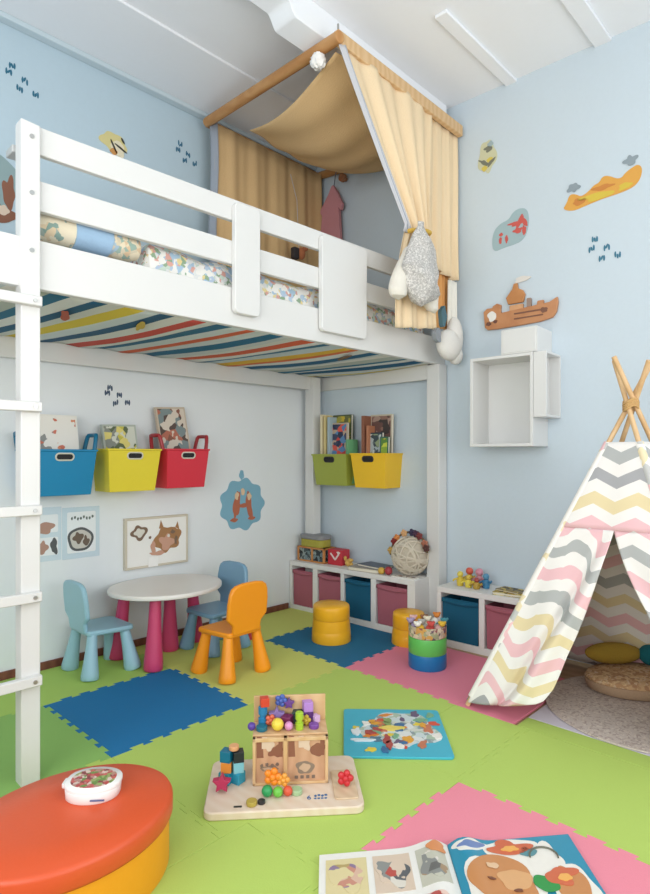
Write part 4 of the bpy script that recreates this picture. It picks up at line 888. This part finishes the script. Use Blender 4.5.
# ------------------------------------------------------------------ puzzle board
PX = Matrix.Translation((2.222, 1.684, .0005)) @ Matrix.Rotation(R(-48), 4, 'Z')
pz = thing('puzzle_board', 'square sky blue picture puzzle board lying on the lime mats', 'puzzle', (2.222, 1.684, .0005))
def pf(u, v, d): return PX @ Vector((u, v, d))
obj('board', prism(BM(), rrect(-.238, .238, -.238, .238, .022), pf, 0, .011), mat('#45b4cc', .3), pz, bevel=.002)
obj('picture', prism(BM(), blob(.03, .02, .16, .19, 3, .25, 40), pf, .011, .0118), art('#cfdcdd', ['#8fa0a4', '#e2e6e4', '#b0c4b0', '#d3d6cc'], 26, .5, .4), pz, label='pale picture area')
g = random.Random(5); pcs = ['#e08a3a', '#d9523f', '#e9cf4a', '#5b7f94', '#6c5a78', '#f0ece4', '#8fa86a', '#c97a5a', '#3d6f9c', '#e6a63c', '#7fae8c', '#b04f4a']
for lst in range(12):
    for k in range(4):
        u = g.uniform(-.12, .20) if k else g.uniform(-.18, .15); v = g.uniform(-.19, .12) if k < 3 else g.uniform(-.2, .2)
        if u-v > .36: u -= .15
        obj('picture_patch', prism(BM(), blob(u, v, g.uniform(.016, .038), g.uniform(.012, .024), g.random(), .35, 18, g.uniform(0, 3)), pf, .0118, .0126+.0004*(lst+1)), mat(pcs[lst], .4), pz)
b = BM(); prism(b, blob(-.01, .02, .055, .022, 8, .2), pf, .0118, .0185); obj('picture_patch', b, mat('#ecd66a', .4), pz, label='long yellow patch')
b = BM(); prism(b, blob(-.18, -.02, .022, .03, 6, .3), pf, .0118, .0180); prism(b, blob(-.15, -.10, .05, .012, 7, .3), pf, .0118, .018); obj('picture_patch', b, mat('#e9eef0', .4), pz, label='white patch on the blue side')

# ------------------------------------------------------------------ open picture book at the front
SX = Matrix.Translation((1.693, 1.066, .001)) @ Matrix.Rotation(R(-39), 4, 'Z')     # spine runs along local -y
mg = thing('open_magazine', 'large open picture book on the pink mat in the foreground', 'book', (1.693, 1.066, .001))
W, H = .425, .46
def hgt(u):
    a = abs(u)/W; return .012+.020*math.exp(-((a-.13)/.13)**2)-.010*math.exp(-(a/.05)**2)
def pg(u, v, d): return SX @ Vector((u+.06*(v/H)*(1), v, hgt(u)+d))
for sgn, col in ((-1, '#eceae4'), (1, '#2b8fae')):
    b = BM(); n = 24
    top = [[b.verts.new(pg(sgn*(.001+W*i/n), -H*j/6, 0)) for j in range(7)] for i in range(n+1)]
    bot = [[b.verts.new(SX @ Vector((sgn*(.001+W*i/n)+.06*(-j/6), -H*j/6, .0))) for j in range(7)] for i in range(n+1)]
    for i in range(n):
        for j in range(6): fc(b, (top[i][j], top[i+1][j], top[i+1][j+1], top[i][j+1])); fc(b, (bot[i][j], bot[i][j+1], bot[i+1][j+1], bot[i+1][j]))
    for i in range(n): fc(b, (top[i][0], bot[i][0], bot[i+1][0], top[i+1][0])); fc(b, (top[i][6], top[i+1][6], bot[i+1][6], bot[i][6]))
    for j in range(6): fc(b, (top[n][j], bot[n][j], bot[n][j+1], top[n][j+1])); fc(b, (top[0][j], top[0][j+1], bot[0][j+1], bot[0][j]))
    page = obj('left_page' if sgn < 0 else 'right_page', b, mat(col, .3), mg)
    def pp(col, polys, k, lb=None):
        for i, q in enumerate(polys):
            bb = BM(); decal(bb, q, pg, .0002 if k == 0 else .0016*k, .0013+.0016*k+.00025*i)
            obj('page_picture', bb, mat(col, .35) if isinstance(col, str) else col, page, label=lb)
    if sgn < 0:
        for x0, x1, gc, a in ((-.405, -.275, '#ddcf9e', ['#c98f7c', '#b5a06a', '#d9b6a0', '#8f7a9a']), (-.255, -.135, '#d8c4b0', ['#5f6266', '#8d8f8c', '#b9544c', '#dcd6ca']), (-.115, -.02, '#c3c2b2', ['#8d8f8c', '#6a6a68', '#dcd6cc', '#a58c70'])):
            pp(gc, [[(x0+(x1-x0)*i/6, -.03) for i in range(7)]+[(x1-(x1-x0)*i/6, -.19) for i in range(7)]], 0)
            pp(art(gc, a, 24, .47, .4), [blob((x0+x1)/2, -.11, (x1-x0)*.40, .06, int(x0*-99), .3)], 1)
        pp('#d98f5c', [blob(-.045, -.035, .032, .025, 5, .25)], 2); pp('#e8c9bd', [blob(-.10, -.25, .06, .03, 3, .2), blob(-.31, -.30, .07, .05, 4, .2)], 1); pp('#b5544e', [blob(-.10, -.25, .045, .02, 6, .3)], 2); pp('#c98a5a', [blob(-.31, -.30, .05, .035, 7, .3)], 2)
    else:
        pp('#ece8df', [blob(.145, -.20, .125, .135, 1, .12), blob(.20, -.05, .09, .045, 2, .2), blob(.30, -.12, .06, .08, 6, .25), blob(.35, -.24, .06, .11, 3, .2), blob(.07, -.035, .055, .028, 4, .2)], 0, 'white outlines of the cut out pictures')
        pp('#c98a56', [blob(.135, -.19, .105, .11, 5, .12), blob(.345, -.24, .045, .09, 8, .25)], 1, 'brown round figures')
        pp('#cf6a48', [blob(.20, -.05, .07, .032, 9, .4), blob(.32, -.19, .05, .035, 2, .4)], 2, 'red flowers'); pp('#ecb05c', [blob(.20, -.055, .025, .014, 3, .3), blob(.33, -.2, .02, .016, 3)], 3)
        pp('#dca976', [blob(.175, -.19, .05, .045, 7, .2)], 2); pp('#e2bd98', [blob(.12, -.13, .02, .013, 1), blob(.16, -.31, .04, .025, 2)], 3); pp('#7c4a34', [blob(.10, -.19, .012, .006, 4), blob(.17, -.235, .014, .006, 5)], 3)
        pp('#2f9448', [blob(.265, -.215, .042, .032, 6, .12, rot=-.6)], 2, 'green leaf'); pp('#6f86b8', [blob(.075, -.035, .042, .018, 8, .25)], 1); pp('#5a8f98', [blob(.255, -.075, .028, .02, 9, .3)], 2)
        b = BM(); tube(b, [pg(.30+.046*cos(a), -.10+.041*sin(a), .005) for a in [R(x) for x in range(-20, 190, 10)]], .003, 6); obj('page_picture', b, mat('#6a6a5a', .5), page, label='thin curved stem')

# ------------------------------------------------------------------ orange ottoman and white box
ot = thing('oval_ottoman', 'low oval ottoman with an orange red top and yellow sides', 'ottoman', (.75, 1.80, 0))
OC = (.75, 1.80, 0)
obj('base', lathe(BM(), [(.955, 0), (.965, .008), (.965, .154)], OC, 72, .325, .255), mat('#f2a01e', .45, .15, 90, .02), ot, sharp=60, label='yellow sides')
obj('top', lathe(BM(), [(.93, .155), (.985, .156), (1.0, .165), (1.0, .207), (.985, .217), (.96, .222), (.5, .226), (.05, .227)], OC, 72, .325, .258), mat('#d9562b', .4, .1, 90, .015), ot, sharp=70, label='orange red padded top')
wx, wy, wz = .845, 1.835, .2255
wx_M = Matrix.Translation((wx, wy, wz)) @ Matrix.Rotation(R(-42), 4, 'Z')
wbx = thing('sticker_box', 'white rounded plastic box with a red and green picture lid on the ottoman', 'box', (wx, wy, wz))
dsh = [(.083*cos(a)*(1.02 if cos(a) > 0 else 1), .070*(abs(sin(a))**.8)*(1 if sin(a) > 0 else -1)) for a in [2*PI*i/48 for i in range(48)]]
def wf(u, v, d): return wx_M @ Vector((u, v, d))
b = BM(); rings(b, [[wf(u*s, v*s, z) for u, v in dsh] for s, z in ((.93, 0), (.98, .004), (1.0, .032), (.98, .034))]); obj('body', b, mat('#f1efec', .3), wbx, sharp=60)
b = BM(); rings(b, [[wf(u*s, v*s+.004, z) for u, v in dsh] for s, z in ((.98, .0345), (1.03, .036), (1.03, .044), (1.0, .047))]); obj('lid', b, mat('#f4f2ef', .25), wbx, sharp=60)
b = BM(); prism(b, [(u*.82, v*.80+.004) for u, v in dsh], wf, .047, .0482); obj('lid_picture', b, art('#b88a80', ['#b84a4c', '#6f8f4a', '#c9605c', '#d8c4b8', '#8a3f44', '#9aa86a'], 70, .42, .3), wbx)
b = BM(); prism(b, rrect(-.092, -.07, -.02, .02, .006), wf, .030, .044); obj('clasp', b, mat('#eeece8', .3), wbx, bevel=.002)
b = BM(); box(b, .012, .055, -.0738, -.070, .016, .020, wx_M); obj('slot', b, mat('#5a6a94', .5), wbx)

# ------------------------------------------------------------------ light: daylight through the two windows
def area(name, loc, rot, sx, sy, e, col):
    l = bpy.data.lights.new(name, 'AREA'); l.shape = 'RECTANGLE'; l.size = sx; l.size_y = sy; l.energy = e; l.color = col
    o = bpy.data.objects.new(name, l); o.location = loc; o.rotation_euler = rot; C.objects.link(o); return o
area('daylight_front', (1.4, Y0-.15, 1.95), (R(108), 0, 0), 4.2, 2.3, 185, (1, .99, .965))
area('daylight_left', (X0-.13, .5, 1.9), (R(108), 0, R(-90)), 3.4, 2.0, 195, (1, .995, .98))
w = bpy.data.worlds.new('sky'); bpy.context.scene.world = w; w.use_nodes = True
w.node_tree.nodes['Background'].inputs[0].default_value = (.86, .93, 1, 1); w.node_tree.nodes['Background'].inputs[1].default_value = 1.0

# ------------------------------------------------------------------ camera
cd = bpy.data.cameras.new('camera'); cam = bpy.data.objects.new('camera', cd); C.objects.link(cam)
cd.sensor_fit = 'HORIZONTAL'; cd.sensor_width = 36; cd.lens = 36*591/650; cd.shift_y = 9/650; cd.clip_start = .02
cam.location = (0, 0, 1.3); cam.rotation_euler = (R(90), 0, -math.atan2(.721, .693))
sc = bpy.context.scene; sc.camera = cam
sc.view_settings.view_transform = 'Standard'; sc.view_settings.look = 'None'; sc.view_settings.gamma = 1; sc.view_settings.use_curve_mapping = False
sc.view_settings.exposure = -0.84
